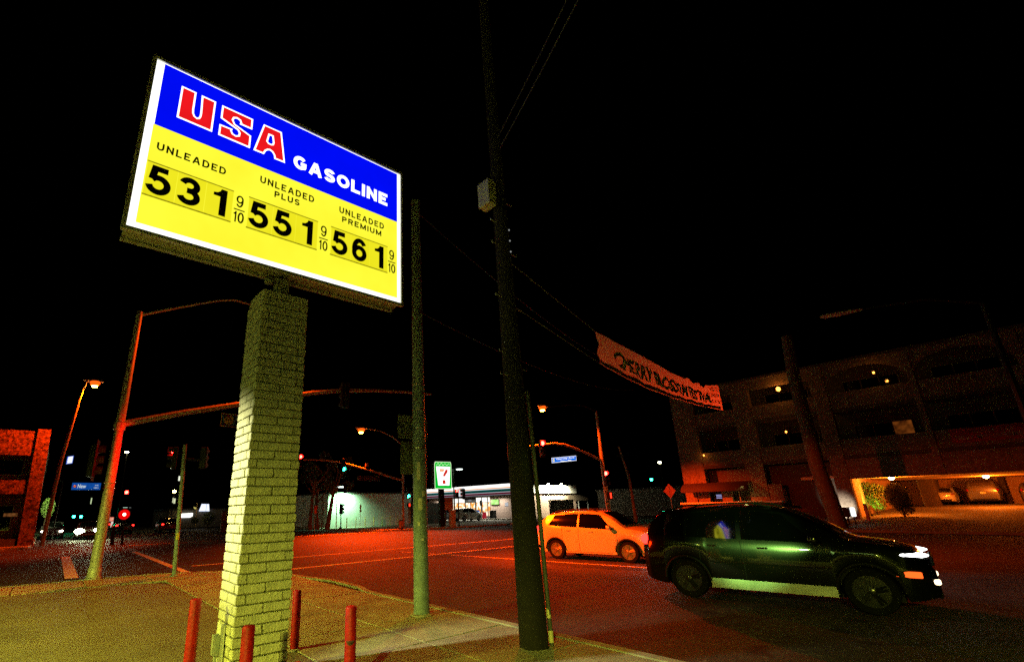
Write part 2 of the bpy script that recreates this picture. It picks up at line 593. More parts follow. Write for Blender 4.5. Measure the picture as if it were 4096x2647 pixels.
for i in range(14):
    y0 = -5.5 + i * 1.42
    for x0, x1 in ((2.87, 4.36), (4.36, 5.85)):
        if inside_walk(x1, y0 + 1.42) and y0 + 1.42 < 14.6:
            slab(x0, y0, x1, y0 + 1.42)
for i in range(12):
    x1 = 2.6 - i * 1.5
    slab(x1 - 1.5, 15.95, x1, 17.9)
for pts_ in ([(4.37, 12.97), (5.84, 12.97), (5.84, 13.9), (5.62, 15.2), (4.37, 15.2)], [(4.37, 15.22), (5.6, 15.22), (5.0, 16.25), (4.37, 16.9)],
             [(2.62, 16.92), (4.35, 16.92), (3.7, 17.4), (2.62, 17.8)], [(3.92, 15.95), (4.35, 15.95), (4.35, 16.9), (3.92, 16.9)]):
    MB().prism([(a, b, -.05) for a, b in pts_], (0, 0, .051)).build('paving_slab', CONC, side, bevel=.004)
slab(2.6, 15.95, 3.9, 16.9)
slab(2.87, 14.4, 4.36, 15.9)

# far corners and the lots behind them
MB().prism([(x, y, ZR) for x, y in [(26, 36.5)] + [(60, 36.5), (60, 44), (50, 44), (50, 45.5), (28, 45.5), (28, 120), (22.3, 120), (22.3, 45.5), (22.6, 40), (23.6, 37.6)]], (0, 0, 0.13)).build('sidewalk', CONC, kind='structure')
MB().prism([(x, y, ZR) for x, y in [(28.004, 45.504), (50, 45.504), (50, 72), (28.004, 72)]], (0, 0, 0.112)).build('lot_asphalt', LOTM, kind='structure')
MB().prism([(x, y, ZR) for x, y in [(-60, 39), (-2.4, 39), (-0.6, 41), (-0.4, 43), (-0.4, 120), (-60, 120)]], (0, 0, 0.13)).build('sidewalk', CONC, kind='structure')
# far side of the road on the right: kerb, pavement and a rising forecourt
g = MB()
rows = []
for X, z in ((36.5, ZR), (36.52, 0.0), (39.0, 0.04), (44.0, 0.34), (50, 0.62), (60, 1.0), (70, 1.02)):
    rows.append([(X, y, z) for y in (-40, -10, 0, 8, 12)])
g.grid(rows).build('forecourt', LOTM, kind='structure')
g = MB()
rows = []
for X, z in ((27.5, ZR), (27.52, 0.0), (36.5, 0.02), (39.0, 0.10), (44.0, 0.55), (60, 0.9), (75, 0.9)):
    rows.append([(X + (0.3 if y > 18 else 0), y, z) for y in (12, 15, 18, 20.5, 21.5)])
g.grid(rows).build('terrain', CONC, kind='structure')


def mark(pts, z=0.004):
    MB().poly([(x, y, ZR + z) for x, y in pts]).build('road_marking', PAINTW, kind='structure')


def strip(a, b, wd, z=0.004):
    a, b = Vector(a), Vector(b)
    d = (b - a).normalized()
    n = Vector((-d.y, d.x)) * wd / 2
    mark([tuple(a + n), tuple(a - n), tuple(b - n), tuple(b + n)], z)


strip((4.2, 16.73), (22.4, 17.2), 0.20)
strip((4.6, 20.80), (22.6, 20.87), 0.20)
strip((13.0, 19.3), (14.75, 7.0), 0.11, 0.008)
strip((4.02, 18.5), (4.02, 31.4), 0.24)
strip((0.95, 20.1), (1.05, 30.9), 0.36)
strip((4.2, 38.2), (23.0, 37.0), 0.18)
strip((12.4, 42.0), (11.2, 60), 0.12)

# ================================================================== PILLAR WITH PRICE SIGN
pil = thing('brick_pillar', 'tall cream brick pillar carrying the lit price sign', 'pillar', (2.01, 5.915, 0))
PX0, PX1, PY0, PY1 = 1.711, 2.316, 5.613, 6.217
bvar = {}


def brick(lx, ly):
    """a few slumped block shapes per size; each copy shares its mesh"""
    key = (round(lx, 2), round(ly, 2))
    if key not in bvar:
        lst = []
        for k in range(7):
            bm = bmesh.new()
            bmesh.ops.create_cube(bm, size=1.0)
            for v in bm.verts:
                v.co.x *= lx
                v.co.y *= ly
                v.co.z *= 0.0895
            bmesh.ops.bevel(bm, geom=list(bm.edges), offset=0.011, segments=2, affect='EDGES', profile=0.6)
            for v in bm.verts:
                s_ = rng.uniform(-1, 1)
                v.co.x += s_ * 0.0028 + math.copysign(0.006, v.co.x) * max(0, 1 - abs(v.co.z) / 0.045)
                v.co.y += rng.uniform(-1, 1) * 0.0028 + math.copysign(0.006, v.co.y) * max(0, 1 - abs(v.co.z) / 0.045)
                v.co.z += rng.uniform(-1, 1) * 0.0018
            me = bpy.data.meshes.new('brick')
            bm.to_mesh(me)
            bm.free()
            me.materials.append(BLOCK)
            lst.append(me)
        bvar[key] = lst
    return rng.choice(bvar[key])


CH = 0.1016
NC = 44
for c_ in range(NC):
    z = (c_ + .5) * CH
    A = c_ % 2 == 0
    t, L = 0.0965, 0.605
    pcs = []
    mj = 0.014
    if A:
        for yc in (t / 2, L - t / 2):
            pcs.append((L / 2, yc, 0.405 - mj, t))
        for xc in (t / 2, L - t / 2):
            for yc in (L / 4, 3 * L / 4):
                pcs.append((xc, yc, t, L / 2 - mj))
    else:
        for xc in (t / 2, L - t / 2):
            pcs.append((xc, L / 2, t, 0.405 - mj))
        for yc in (t / 2, L - t / 2):
            for xc in (L / 4, 3 * L / 4):
                pcs.append((xc, yc, L / 2 - mj, t))
    for xc, yc, lx, ly in pcs:
        if c_ >= NC - 1 and yc > 0.4 and xc < 0.3:
            continue
        o = bpy.data.objects.new('brick', brick(lx, ly))
        C.objects.link(o)
        o.parent = pil
        o.location = (PX0 + xc - 2.01 + rng.uniform(-.004, .004), PY0 + yc - 5.915 + rng.uniform(-.004, .004), z + rng.uniform(-.0015, .0015))
        o.rotation_euler = (rng.uniform(-.006, .006), rng.uniform(-.006, .006), rng.uniform(-.008, .008))
MB().box((PX0 + .014, PY0 + .014, -0.02), (PX1 - .014, PY1 - .014, 4.44)).build('mortar', MORTAR, pil)
MB().add([(PX0 + .02, PY0 + .02, 4.44), (PX1 - .02, PY0 + .02, 4.44), (PX1 - .02, PY1 - .02, 4.44), (PX0 + .02, PY1 - .02, 4.44), (1.9, 5.8, 4.56), (2.12, 5.8, 4.56), (2.12, 6.0, 4.56), (1.9, 6.0, 4.56)],
         [(0, 1, 5, 4), (1, 2, 6, 5), (2, 3, 7, 6), (3, 0, 4, 7), (4, 5, 6, 7)]).build('mortar_cap', MORTAR, pil)
# electrical box and conduit on the pillar's left face
eb = thing('junction_box', 'grey electrical junction box with conduit on the lower left face of the brick pillar', 'electrical box', (1.69, 5.95, 0.2))
MB().box((1.683, 5.84, 0.22), (1.699, 6.1, 0.60)).build('backing_plate', SIGNWHITE, eb, bevel=.003)
MB().box((1.62, 5.93, 0.30), (1.6825, 6.04, 0.50)).build('box_body', GALV, eb, bevel=.008)
MB().tube([(1.655, 5.985, 0.2995), (1.655, 5.985, 0.0)], 0.017, 8).build('conduit', GALV, eb, smooth=True)
# pipe stub
pp = MB()
pp.box((1.935, 5.77, 4.45), (2.095, 5.93, 4.75))
pp.build('steel_post', CASE, pil, bevel=.006)
MB().lathe([(0.05, 0), (0.06, .01), (0.06, .06), (.03, .08)], (1.85, 5.85, 4.665), (0, 0, 1), 10).build('lug', CASE, pil, smooth=True)

sg = thing('price_sign', 'big lit gasoline price sign with blue top and yellow price panel', 'sign', (1.98, 5.77, 4.75))
SX0, SX1, SZ0, SZ1, SYF, SYB = 0.128, 3.845, 4.747, 7.205, 5.613, 5.925
cs = MB()
cs.box((SX0 + .03, SYF + .012, SZ0 + .03), (SX1 - .03, SYB, SZ1 - .03))
cs.build('case', CASE, sg, bevel=.008)
fr = MB()
FW = 0.047
for lo, hi in (((SX0, SYF - .02, SZ0), (SX1, SYF + .04, SZ0 + FW)), ((SX0, SYF - .02, SZ1 - FW), (SX1, SYF + .04, SZ1)),
               ((SX0, SYF - .02, SZ0 + FW + .001), (SX0 + FW, SYF + .04, SZ1 - FW - .001)), ((SX1 - FW + .01, SYF - .02, SZ0 + FW + .001), (SX1, SYF + .04, SZ1 - FW - .001))):
    fr.box(lo, hi)
fr.build('retainer_frame', pm('bright_retainer', (.62, .62, .54), .45, .3, var=.15), sg, bevel=.004)
MB().box((SX0 + .02, SYB - .06, SZ0 + .004), (SX1 - .02, SYB + .01, SZ0 + .04)).build('rear_flange', CASE, sg, bevel=.004)
S_W = em('sign_white_light', (1, 1, 0.93), 1.9, var=0.2, scale=2.5)
S_B = em('sign_blue_light', (0.0, 0.004, 1.0), 0.95, var=0.08, scale=3)
S_Y = em('sign_yellow_light', (1.0, 0.97, 0.045), 1.06, col2=(0.93, 0.87, 0.03), scale=1.6)
S_Y2 = em('sign_yellow_plate_light', (1.0, 0.93, 0.02), 0.9, col2=(0.93, 0.86, 0.012), scale=2.2)
S_R = em('sign_red_light', (0.92, 0.010, 0.014), 1.0, var=0.14, scale=6)
S_K = pm('sign_black_vinyl', (0.004, 0.005, 0.003), 0.6, var=0.2, scale=10, spec=0.1)
S_T = em('sign_track_light', (0.50, 0.45, 0.01), 0.8, var=0.5, scale=30)
y = SYF + .006
MB().box((.170, y, 4.785), (3.805, y + .01, 7.165)).build('white_face', S_W, sg)
MB().box((.262, y - .003, 6.220), (3.748, y - .0005, 7.147)).build('blue_panel', S_B, sg)
MB().box((.254, y - .003, 4.870), (3.746, y - .0005, 6.2195)).build('yellow_panel', S_Y, sg)


def face_poly(pts, yy, mb):
    mb.add([(a, yy, b) for a, b in pts], [tuple(range(len(pts)))])


def fillpoly(mb, loops, yy):
    """filled outline with holes in the sign plane"""
    bm = bmesh.new()
    for lp in loops:
        vs = [bm.verts.new((a, yy, b)) for a, b in lp]
        for i in range(len(vs)):
            bm.edges.new((vs[i], vs[(i + 1) % len(vs)]))
    bmesh.ops.triangle_fill(bm, use_beauty=True, edges=list(bm.edges))
    bm.verts.index_update()
    mb.add([v.co.copy() for v in bm.verts], [tuple(v.index for v in q.verts) for q in bm.faces])
    bm.free()


def offset_poly(p, d):
    n = len(p)
    area = sum(p[i][0] * p[(i + 1) % n][1] - p[(i + 1) % n][0] * p[i][1] for i in range(n))
    sgn = 1 if area > 0 else -1
    out = []
    for i in range(n):
        a, b, c = Vector(p[i - 1]), Vector(p[i]), Vector(p[(i + 1) % n])
        e1, e2 = (b - a).normalized(), (c - b).normalized()
        n1, n2 = Vector((-e1.y, e1.x)), Vector((-e2.y, e2.x))
        m_ = n1 + n2
        k = m_.length_squared
        m_ = m_ * (2 / max(k, 0.8))
        out.append((b.x + sgn * m_.x * d, b.y + sgn * m_.y * d))
    return out


Uu = [(.477, 6.935), (.650, 6.935), (.650, 6.66), (.655, 6.605), (.672, 6.57), (.695, 6.56), (.712, 6.57), (.722, 6.605), (.724, 6.66), (.712, 6.930), (.888, 6.930), (.887, 6.443), (.475, 6.443)]
Ss = [(.965, 6.922), (1.370, 6.922), (1.371, 6.747), (1.204, 6.747), (1.214, 6.772), (1.200, 6.805), (1.165, 6.816), (1.132, 6.800), (1.122, 6.765), (1.149, 6.716), (1.366, 6.640), (1.367, 6.439), (.962, 6.441), (.962, 6.614), (1.126, 6.620), (1.118, 6.590), (1.135, 6.555), (1.172, 6.545), (1.205, 6.565), (1.208, 6.605), (1.188, 6.638), (.965, 6.712)]
Aa = [(1.517, 6.922), (1.772, 6.925), (1.853, 6.438), (1.701, 6.434), (1.690, 6.490), (1.665, 6.525), (1.635, 6.540), (1.606, 6.530), (1.578, 6.500), (1.556, 6.439), (1.414, 6.436)]
Ah = [(1.604, 6.790), (1.650, 6.790), (1.668, 6.690), (1.662, 6.658), (1.638, 6.645), (1.606, 6.648), (1.586, 6.668)]
wl, rl = MB(), MB()
for P_ in (Uu, Ss):
    fillpoly(wl, [P_], y - .006)
    fillpoly(rl, [offset_poly(P_, .021)], y - .008)
fillpoly(wl, [Aa, offset_poly(Ah, .006)], y - .006)
fillpoly(rl, [offset_poly(Aa, .021), offset_poly(Ah, -.016)], y - .008)
stext(wl, 'GASOLINE', (1.972, y - .006, 6.437), (1, 0, 0), 1.582, 0.218, .054, .17)
wl.build('white_lettering', S_W, sg, fix=False)
rl.build('red_lettering', S_R, sg, fix=False)
U_ = (1, 0, 0)
for word, wx, wz, ww, wh in (('UNLEADED', .327, 5.885, .782, .105), ('UNLEADED', 1.540, 5.978, .772, .105), ('PLUS', 1.745, 5.838, .357, .095), ('UNLEADED', 2.713, 5.985, .780, .103), ('PREMIUM', 2.764, 5.843, .682, .095)):
    bl = MB()
    stext(bl, word, (wx, y - .006, wz), U_, ww, wh, .020, .30)
    bl.build('grade_lettering', S_K, sg, fix=False)
for gx, digs, fx in ((0.262, '531', 1.252), (1.420, '551', 2.418), (2.592, '561', 3.575)):
    tr = MB()
    tr.box((gx, y - .012, 5.238), (gx + .97, y - .0035, 5.252))
    tr.box((gx, y - .010, 5.690), (gx + .97, y - .0035, 5.702))
    tr.build('digit_track', S_T, sg)
    for k, dch in enumerate(digs):
        x0 = gx + .008 + k * .322
        pl = MB().box((x0, y - .008, 5.254), (x0 + .316, y - .004, 5.688)).build('digit_plate', S_Y2, sg)
        nb = MB()
        dx, dw = (.018, .248) if dch != '1' else (.085, .160)
        glyph(nb, dch, x0 + dx, dw, .378, .074, lambda p: Vector((p[0], y - .0095, 5.284 + p[1])))
        nb.build('digit', S_K, pl, fix=False)
    nb = MB()
    glyph(nb, '9', fx + .020, .090, .172, .021, lambda p: Vector((p[0], y - .006, 5.492 + p[1])))
    glyph(nb, '1', fx + .004, .036, .155, .021, lambda p: Vector((p[0], y - .006, 5.270 + p[1])))
    glyph(nb, '0', fx + .056, .078, .155, .021, lambda p: Vector((p[0], y - .006, 5.270 + p[1])))
    nb.box((fx, y - .007, 5.447), (fx + .135, y - .004, 5.461))
    nb.build('fraction', S_K, sg, fix=False)

# ================================================================== BOLLARDS
for i, (bx, by, bh, lab) in enumerate((
        (1.40, 5.95, 0.885, 'red steel bollard left of the brick pillar, tallest in view'),
        (1.62, 4.87, 0.765, 'red steel bollard directly in front of the brick pillar'),
        (2.87, 6.76, 0.72, 'slim red bollard peeking out right behind the brick pillar'),
        (2.64, 4.82, 0.80, 'red steel bollard with a small bracket, right of the brick pillar'))):
    o = thing('bollard', lab, 'bollard', (bx, by, 0), 'red bollards guarding the pillar')
    MB().lathe([(.057, -.02), (.057, bh - .018), (.053, bh - .006), (.044, bh), (.0, bh + .001)], (bx, by, 0), n=24).build('post', REDP, o, smooth=True)
    MB().lathe([(.085, -.01), (.085, .012), (.060, .02)], (bx, by, 0), n=18).build('concrete_footing', KERBM, o, smooth=True)
    if i == 3:
        cx, cy = bx - .034, by - .054
        MB().lathe([(.026, 0), (.040, .03), (.042, .036), (.03, .038)], (bx - .022, by - .036, .455), n=12).build('bracket', pm('brown_rubber', (.09, .045, .03), .7), o, smooth=True)
# small white valve at the pillar's foot
o = thing('hose_bib', 'small white water valve at the right foot of the brick pillar', 'valve', (2.52, 5.82, 0))
MB().tube([(2.52, 5.82, 0), (2.52, 5.82, .09)], .014, 8).build('riser', SIGNWHITE, o, smooth=True)
MB().tube([(2.47, 5.82, .085), (2.58, 5.81, .085), (2.60, 5.81, .06)], .016, 8).build('spout', SIGNWHITE, o, smooth=True)
MB().lathe([(.03, 0), (.036, .006), (.03, .012)], (2.52, 5.82, .105), n=10).build('handle', SIGNWHITE, o, smooth=True)

# ================================================================== GAS STATION CANOPY (out of frame, left behind the camera: the yard light)
can = thing('gas_station_canopy', 'flat white gas station canopy with lit ceiling fixtures beside the lot', 'canopy', (-10, 3, 0))
MB().box((-14, -7, 4.9), (-2.9, 8.0, 5.6)).build('roof', WWALL, can, bevel=.02)
for cx, cy in ((-12.5, -3), (-8.5, -3), (-12.5, 5), (-8.5, 5)):
    MB().box((cx - .15, cy - .15, -.02), (cx + .15, cy + .15, 4.9)).build('column', WWALL, can, bevel=.01)
FIX = em('canopy_lamp', (.55, 1, .22), 30)
for cx in (-12.8, -7.2):
    for cy in (-5, -0.5, 4.0, 7.6):
        MB().box((cx - .35, cy - .35, 4.86), (cx + .35, cy + .35, 4.899)).build('light_panel', FIX, can)
fl = MB().box((-3.1, 7.4, 4.60), (-2.92, 7.8, 4.899)).build('added_floodlight', DARK, can)
lamp('SPOT', (-2.68, 7.6, 4.60), 3300, CANOPY, can, to=(1.71, 6.12, 2.05), size=.12, angle=25, blend=.95)  # added flood, out of view, beam shaped to brighten the pillar's left face
MB().box((-6.15, 3.0, 4.55), (-5.95, 3.4, 4.85)).build('added_floodlight', DARK, can)
lamp('SPOT', (-5.75, 3.2, 4.60), 9500, (.46, 1, .17), can, to=(11.0, 4.2, 1.12), size=.10, angle=7.5, blend=.6)  # added green flood, out of view, makes the highlight along the SUV
lamp('SPOT', (-7.2, 7.6, 4.50), 5200, YARD, can, to=(-5.0, 9.0, 0), size=.28, angle=118, blend=.5)
lamp('SPOT', (-7.2, -4.5, 4.50), 6800, YARD, can, to=(-7.0, -4.4, 0), size=.28, angle=166, blend=.35)


# ================================================================== SIGNAL HEADS, LUMINAIRES, SIGNS
def em_lens(col):
    return {'red': em('red_lens', (1, .018, .012), 110, col2=(1, .0, .0), scale=30), 'green': em('green_lens', (.02, 1, .42), 70, col2=(.0, .9, .35), scale=30)}[col]


OFFL = pm('unlit_lens', (.03, .02, .012), .3)


def signal(label, loc, yaw, lit=None, backplate=False, s=1.0, group='traffic signals at the junction', power=40, n=3):
    """vertical signal head; local -Y is the face; yaw turns it; loc is its centre"""
    o = thing('traffic_signal', label, 'traffic light', loc, group, yaw, local=True)
    H = .36 * n * s
    MB().box((-.17 * s, -.02, -H / 2), (.17 * s, .2 * s, H / 2)).build('housing', DARK, o, bevel=.02)
    if backplate:
        MB().box((-.30 * s, .0, -H / 2 - .13), (.30 * s, .012, H / 2 + .13)).build('backplate', DARK, o, bevel=.004)
    for k in range(n):
        z = H / 2 - .18 * s - k * .36 * s
        on = (lit == 'red' and k == 0) or (lit == 'green' and k == n - 1)
        MB().lathe([(.14 * s, 0), (.12 * s, .02), (.06 * s, .045), (0, .05)], (0, -.02, z), (0, -1, 0), 14).build('lens', em_lens(lit) if on else OFFL, o, smooth=True)
        vz = MB()
        rows_ = []
        for yy in (-.02, -.24 * s):
            rows_.append([(.155 * s * math.cos(a), yy, z + .155 * s * math.sin(a)) for a in [R(-35 + 250 * q / 12) for q in range(13)]])
        vz.grid(rows_)
        vz.grid([[(p[0] * 1.05, p[1], z + (p[2] - z) * 1.05) for p in rw] for rw in rows_])
        vz.build('visor', DARK, o, smooth='all', fix=False)
        if on:
            lamp('SPOT', (0, -.30 * s, z), power, (1, .0, .0) if lit == 'red' else (.0, 1, .35), o, to=(0, -5, z - .25), size=.1, angle=120 if power == 420 else 130, blend=.6)
    return o


def blade(name, label, cat, o_, U, w_, h_, face, border=None, th=.03, group=None, texts=(), seal=None, txtmat=None, backmat=None):
    """flat sign: o_ lower-left corner seen from its front, U along the reading direction"""
    U = Vector(U).normalized()
    V = Vector((0, 0, 1))
    N = U.cross(V)
    o_ = Vector(o_)
    t = thing(name, label, cat, tuple(o_), group)
    B = MB()
    B.prism([o_, o_ + U * w_, o_ + U * w_ + V * h_, o_ + V * h_], -N * th)
    B.build('plate', backmat or SIGNBACK, t)
    b = border if border is not None else 0.0
    if b:
        MB().prism([o_ + N * .003, o_ + U * w_ + N * .003, o_ + U * w_ + V * h_ + N * .003, o_ + V * h_ + N * .003], -N * .0025).build('border', txtmat or SIGNWHITE, t)
    q = o_ + N * .006
    MB().prism([q + U * b + V * b, q + U * (w_ - b) + V * b, q + U * (w_ - b) + V * (h_ - b), q + U * b + V * (h_ - b)], -N * .0025).build('face', face, t)
    if texts:
        tm = MB()
        for s_, x_, z_, tw, th_, bo in texts:
            put_text(tm, s_, o_ + U * x_ + V * z_ + N * .009, U, tw, th_, bold=bo)
        tm.build('lettering', txtmat or SIGNWHITE, t, fix=False)
    if seal:
        sx, sz, sr, sm = seal
        c_ = o_ + U * sx + V * sz + N * .0075
        MB().add([c_ + (U * math.cos(k * math.pi / 12) + V * math.sin(k * math.pi / 12)) * sr for k in range(24)], [tuple(range(24))]).build('seal', sm, t, fix=False)
        sk = MB()
        for k in range(-4, 5):
            hh = (.45, .25, .5, .3, .7, .35, .55, .2, .4)[k + 4] * sr
            p_ = c_ + N * .002 + U * (k * sr * .17)
            sk.add([p_ + V * (-.1 * sr) - U * sr * .07, p_ + V * (-.1 * sr) + U * sr * .07, p_ + V * (hh * .6), ], [(0, 1, 2)])
        sk.build('seal_skyline', INK, t, fix=False)
    return t


def pole_tube(pts, rad, mat, name, t, n=14):
    return MB().tube(pts, rad, n).build(name, mat, t, smooth=True)


SODL = em('sodium_lamp', (1.0, .10, .004), 1.6)
SODC = em('sodium_core', (1.0, .17, .012), 200)
WHL = em('white_lamp', (1.0, 1.0, .85), 40)


def cobra(t, loc, direction, lens=SODL, s=1.0):
    d = Vector(direction).normalized()
    sd = Vector((-d.y, d.x, 0))
    loc = Vector(loc)
    m_ = MB()
    rows_ = []
    for a, wd, h_ in ((-.1, .05, .05), (.05, .10, .08), (.3, .16, .12), (.55, .17, .13), (.72, .12, .09), (.78, .04, .04)):
        rows_.append([loc + d * a * s + sd * math.cos(R(k * 30)) * wd * s + Vector((0, 0, 1)) * math.sin(R(k * 30)) * (h_ if k <= 6 else h_ * .35) * s for k in range(13)])
    m_.grid(rows_)
    m_.build('luminaire', GALV, t, smooth='all')
    c_ = loc + d * .42 * s - Vector((0, 0, .05 * s))
    MB().lathe([(.21 * s, -.04 * s), (.23 * s, .04 * s), (.18 * s, .13 * s), (.08 * s, .18 * s), (0, .19 * s)], c_, (0, 0, -1), 16).build('lens', lens, t, smooth=True)
    MB().lathe([(.02 * s, .15 * s), (.13 * s, .18 * s), (.13 * s, .24 * s), (0, .28 * s)], c_, (0, 0, -1), 14).build('lamp_core', SODC, t, smooth=True)
    return c_


# ---- near traffic-signal pole with mast arm (left)
tp = thing('signal_pole', 'tall grey signal pole with long mast arm, left of the brick pillar', 'signal pole', (1.37, 18.0, 0), 'signal poles')
pole_tube([(1.37, 18.0, -.02), (1.38, 18.0, 4.4), (1.40, 18.0, 8.42)], [.155, .125, .095], GALV, 'pole', tp, 18)
MB().lathe([(.22, 0), (.22, .03), (.18, .05), (.17, .30), (.158, .32)], (1.37, 18.0, 0), n=16).build('base', GALV, tp, smooth=True)
MB().lathe([(.17, 0), (.17, .22)], (1.38, 18.0, 4.36), n=14).build('arm_clamp', GALV, tp, smooth=True)
ap = [(1.45, 18.0, 4.55), (3.2, 18.0, 5.10), (5.0, 18.0, 5.60), (6.35, 18.0, 5.98), (7.8, 18.0, 6.38), (9.2, 18.0, 6.66), (10.7, 18.0, 6.86), (12.2, 18.0, 7.0), (14.0, 18.0, 7.10)]
pole_tube(ap, [.10, .098, .094, .09, .085, .08, .07, .06, .05], GALV, 'mast_arm', tp)
pole_tube([(1.40, 18.0, 8.3), (2.6, 18.0, 8.90), (3.76, 18.0, 9.45), (4.4, 18.0, 9.66), (5.2, 18.0, 9.62), (5.9, 18.0, 9.55)], [.05, .045, .04, .038, .036, .034], GALV, 'luminaire_arm', tp)
c1 = cobra(tp, (5.9, 18.0, 9.55), (1, 0, 0))
lamp('SPOT', (c1.x, c1.y, c1.z - .46), 1900, SODIUM, tp, to=(c1.x - 4.0, c1.y + 1.5, 0), size=.15, angle=136, blend=.5)
lamp('SPOT', (c1.x, c1.y, c1.z - .46), 52000, SODIUM, tp, to=(16.4, 11.0, .9), size=.15, angle=42, blend=.9)  # second narrow beam, added to brighten the pale car
signal('signal head hanging edge-on from the near mast arm right of the brick pillar', (9.22, 17.9, 6.42), R(172), backplate=False, group='traffic signals at the junction')
signal('large dark signal head with red lit edge on the near pole above the street sign', (0.92, 18.05, 3.38), R(80), backplate=True, s=.9)
blade('street_name_sign', 'blue street name sign with round gold seal under the mast arm beside the brick pillar', 'street sign', (4.36, 17.86, 4.70), (1, 0, 0), 1.75, .47, pm('seal_sign_blue', (.008, .035, .20), .5), .03, seal=(.27, .235, .17, SIGNGOLD), txtmat=SIGNGOLD, texts=(('Garvey Ave', .55, .14, 1.1, .22, .01),))
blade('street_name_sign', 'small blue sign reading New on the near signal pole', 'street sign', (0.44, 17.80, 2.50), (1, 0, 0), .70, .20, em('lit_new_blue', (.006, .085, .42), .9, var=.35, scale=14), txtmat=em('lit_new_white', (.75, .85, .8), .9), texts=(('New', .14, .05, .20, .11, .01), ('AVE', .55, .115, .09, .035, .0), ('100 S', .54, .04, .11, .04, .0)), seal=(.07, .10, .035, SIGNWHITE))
bd = MB()
for zz in (2.56, 2.72):
    bd.tube([(1.37 + .165 * math.cos(a), 18.0 + .165 * math.sin(a), zz) for a in [R(q * 30) for q in range(13)]], .008, 6)
bd.build('sign_band', pm('bright_band', (.75, .75, .5), .35, .6), tp, smooth=True)

# ---- pedestrian signal pole
pd = thing('pedestrian_signal_pole', 'thin grey pedestrian signal pole on the corner, left of the brick pillar', 'signal pole', (3.26, 16.75, 0))
pole_tube([(3.26, 16.75, -.02), (3.10, 16.75, 3.85)], [.066, .055], PAINTPOLE, 'pole', pd)
MB().lathe([(.12, 0), (.12, .02), (.08, .05)], (3.26, 16.75, 0), n=12).build('base', PAINTPOLE, pd, smooth=True)
MB().box((3.13, 16.71, 3.36), (3.62, 16.78, 3.42)).build('bracket', DARK, pd, bevel=.006)
MB().box((2.78, 16.71, 3.55), (3.12, 16.78, 3.60)).build('bracket', DARK, pd, bevel=.006)
ph = signal('red-lit signal head on the left of the thin pedestrian pole', (2.80, 16.74, 3.42), R(-97), lit='red', s=.62, power=420)
signal('dark signal head on the right of the thin pedestrian pole', (3.72, 16.80, 3.46), R(150), s=.62)
pb = thing('push_button', 'small yellow push button box on the thin pedestrian pole', 'push button', (3.19, 16.69, 1.1))
MB().box((3.16, 16.62, 1.02), (3.24, 16.69, 1.2)).build('box_body', YELP, pb, bevel=.008)

# ---- metal street pole right of the sign
mp = thing('metal_pole', 'tall grey metal street pole right of the price sign', 'pole', (5.36, 7.29, 0))
pole_tube([(5.36, 7.29, -.02), (5.36, 7.29, 2.0), (5.355, 7.29, 5.0), (5.35, 7.29, 8.2)], [.138, .128, .110, .090], PAINTPOLE, 'shaft', mp, 22)
MB().lathe([(.092, 0), (.105, .02), (.10, .08), (.05, .12), (0, .13)], (5.35, 7.29, 8.18), n=16).build('cap', PAINTPOLE, mp, smooth=True)
MB().lathe([(.20, -.01), (.20, .015), (.15, .03)], (5.36, 7.29, 0), n=18).build('footing', KERBM, mp, smooth=True)
for zz, rr in ((2.82, .1275), (3.20, .124), (3.55, .121), (4.05, .118), (6.3, .105)):
    MB().lathe([(rr, 0), (rr + .004, .004), (rr + .004, .02), (rr, .024)], (5.357, 7.29, zz), n=20).build('strap', pm('steel_strap', (.6, .6, .5), .3, .8), mp, smooth=True)
st = MB()
for (zz, ang, hh, ww) in ((1.72, 235, .20, .09), (1.95, 262, .10, .07), (2.25, 225, .32, .07), (1.2, 250, .05, .05), (1.45, 222, .07, .05)):
    rr = .133
    st.grid([[(5.36 + rr * math.cos(R(ang + a)), 7.29 + rr * math.sin(R(ang + a)), z_) for a in (-ww * 180, -ww * 60, ww * 60, ww * 180)] for z_ in (zz, zz + hh)])
st.build('torn_poster', pm('paper_scrap', (.66, .64, .56), .8, var=.3, scale=30), mp, smooth='all', fix=False)
for (nm, x0, x1, z0, z1) in (('upper dark sign back behind the metal street pole', 4.98, 5.68, 3.02, 3.47), ('lower dark sign back behind the metal street pole', 5.04, 5.66, 2.36, 2.97)):
    t = thing('sign_panel', 'square ' + nm, 'sign', ((x0 + x1) / 2, 7.46, z0), 'sign backs on the metal pole')
    cx, cz = (x0 + x1) / 2, (z0 + z1) / 2
    MB().box((x0, 7.445, z0), (x1, 7.45, z1)).build('plate', SIGNBACK, t, bevel=.002)
    MB().box((cx - .02, 7.41, cz - .1), (cx + .02, 7.444, cz + .1)).build('clamp', GALV, t)

# ---- utility pole with conduit, steps, box, wires
up = thing('utility_pole', 'tall dark wooden utility pole at the kerb with climbing steps', 'utility pole', (5.27, 4.72, 0))
pole_tube([(5.275, 4.72, -.05), (5.265, 4.72, 1.7), (5.25, 4.72, 4.9), (5.23, 4.72, 7.5), (5.20, 4.72, 12.5)], [.188, .168, .130, .105, .085], WOOD, 'pole', up, 22)
for k, (sx, z_) in enumerate(((1, 3.36), (-1, 3.62), (1, 3.76), (-1, 3.98), (1, 4.76), (-1, 4.90), (1, 5.74), (-1, 5.83), (1, 6.71), (-1, 6.24))):
    rr = interp([(0, .2), (1.7, .185), (4.9, .15), (7.5, .13)], z_)
    cx = interp([(0, 5.275), (4.9, 5.25), (7.5, 5.23)], z_)
    MB().tube([(cx + sx * (rr - .02), 4.69, z_), (cx + sx * (rr + .13), 4.69, z_), (cx + sx * (rr + .135), 4.69, z_ + .03)], .008, 6).build('step_bolt', GALV, up, smooth=True)
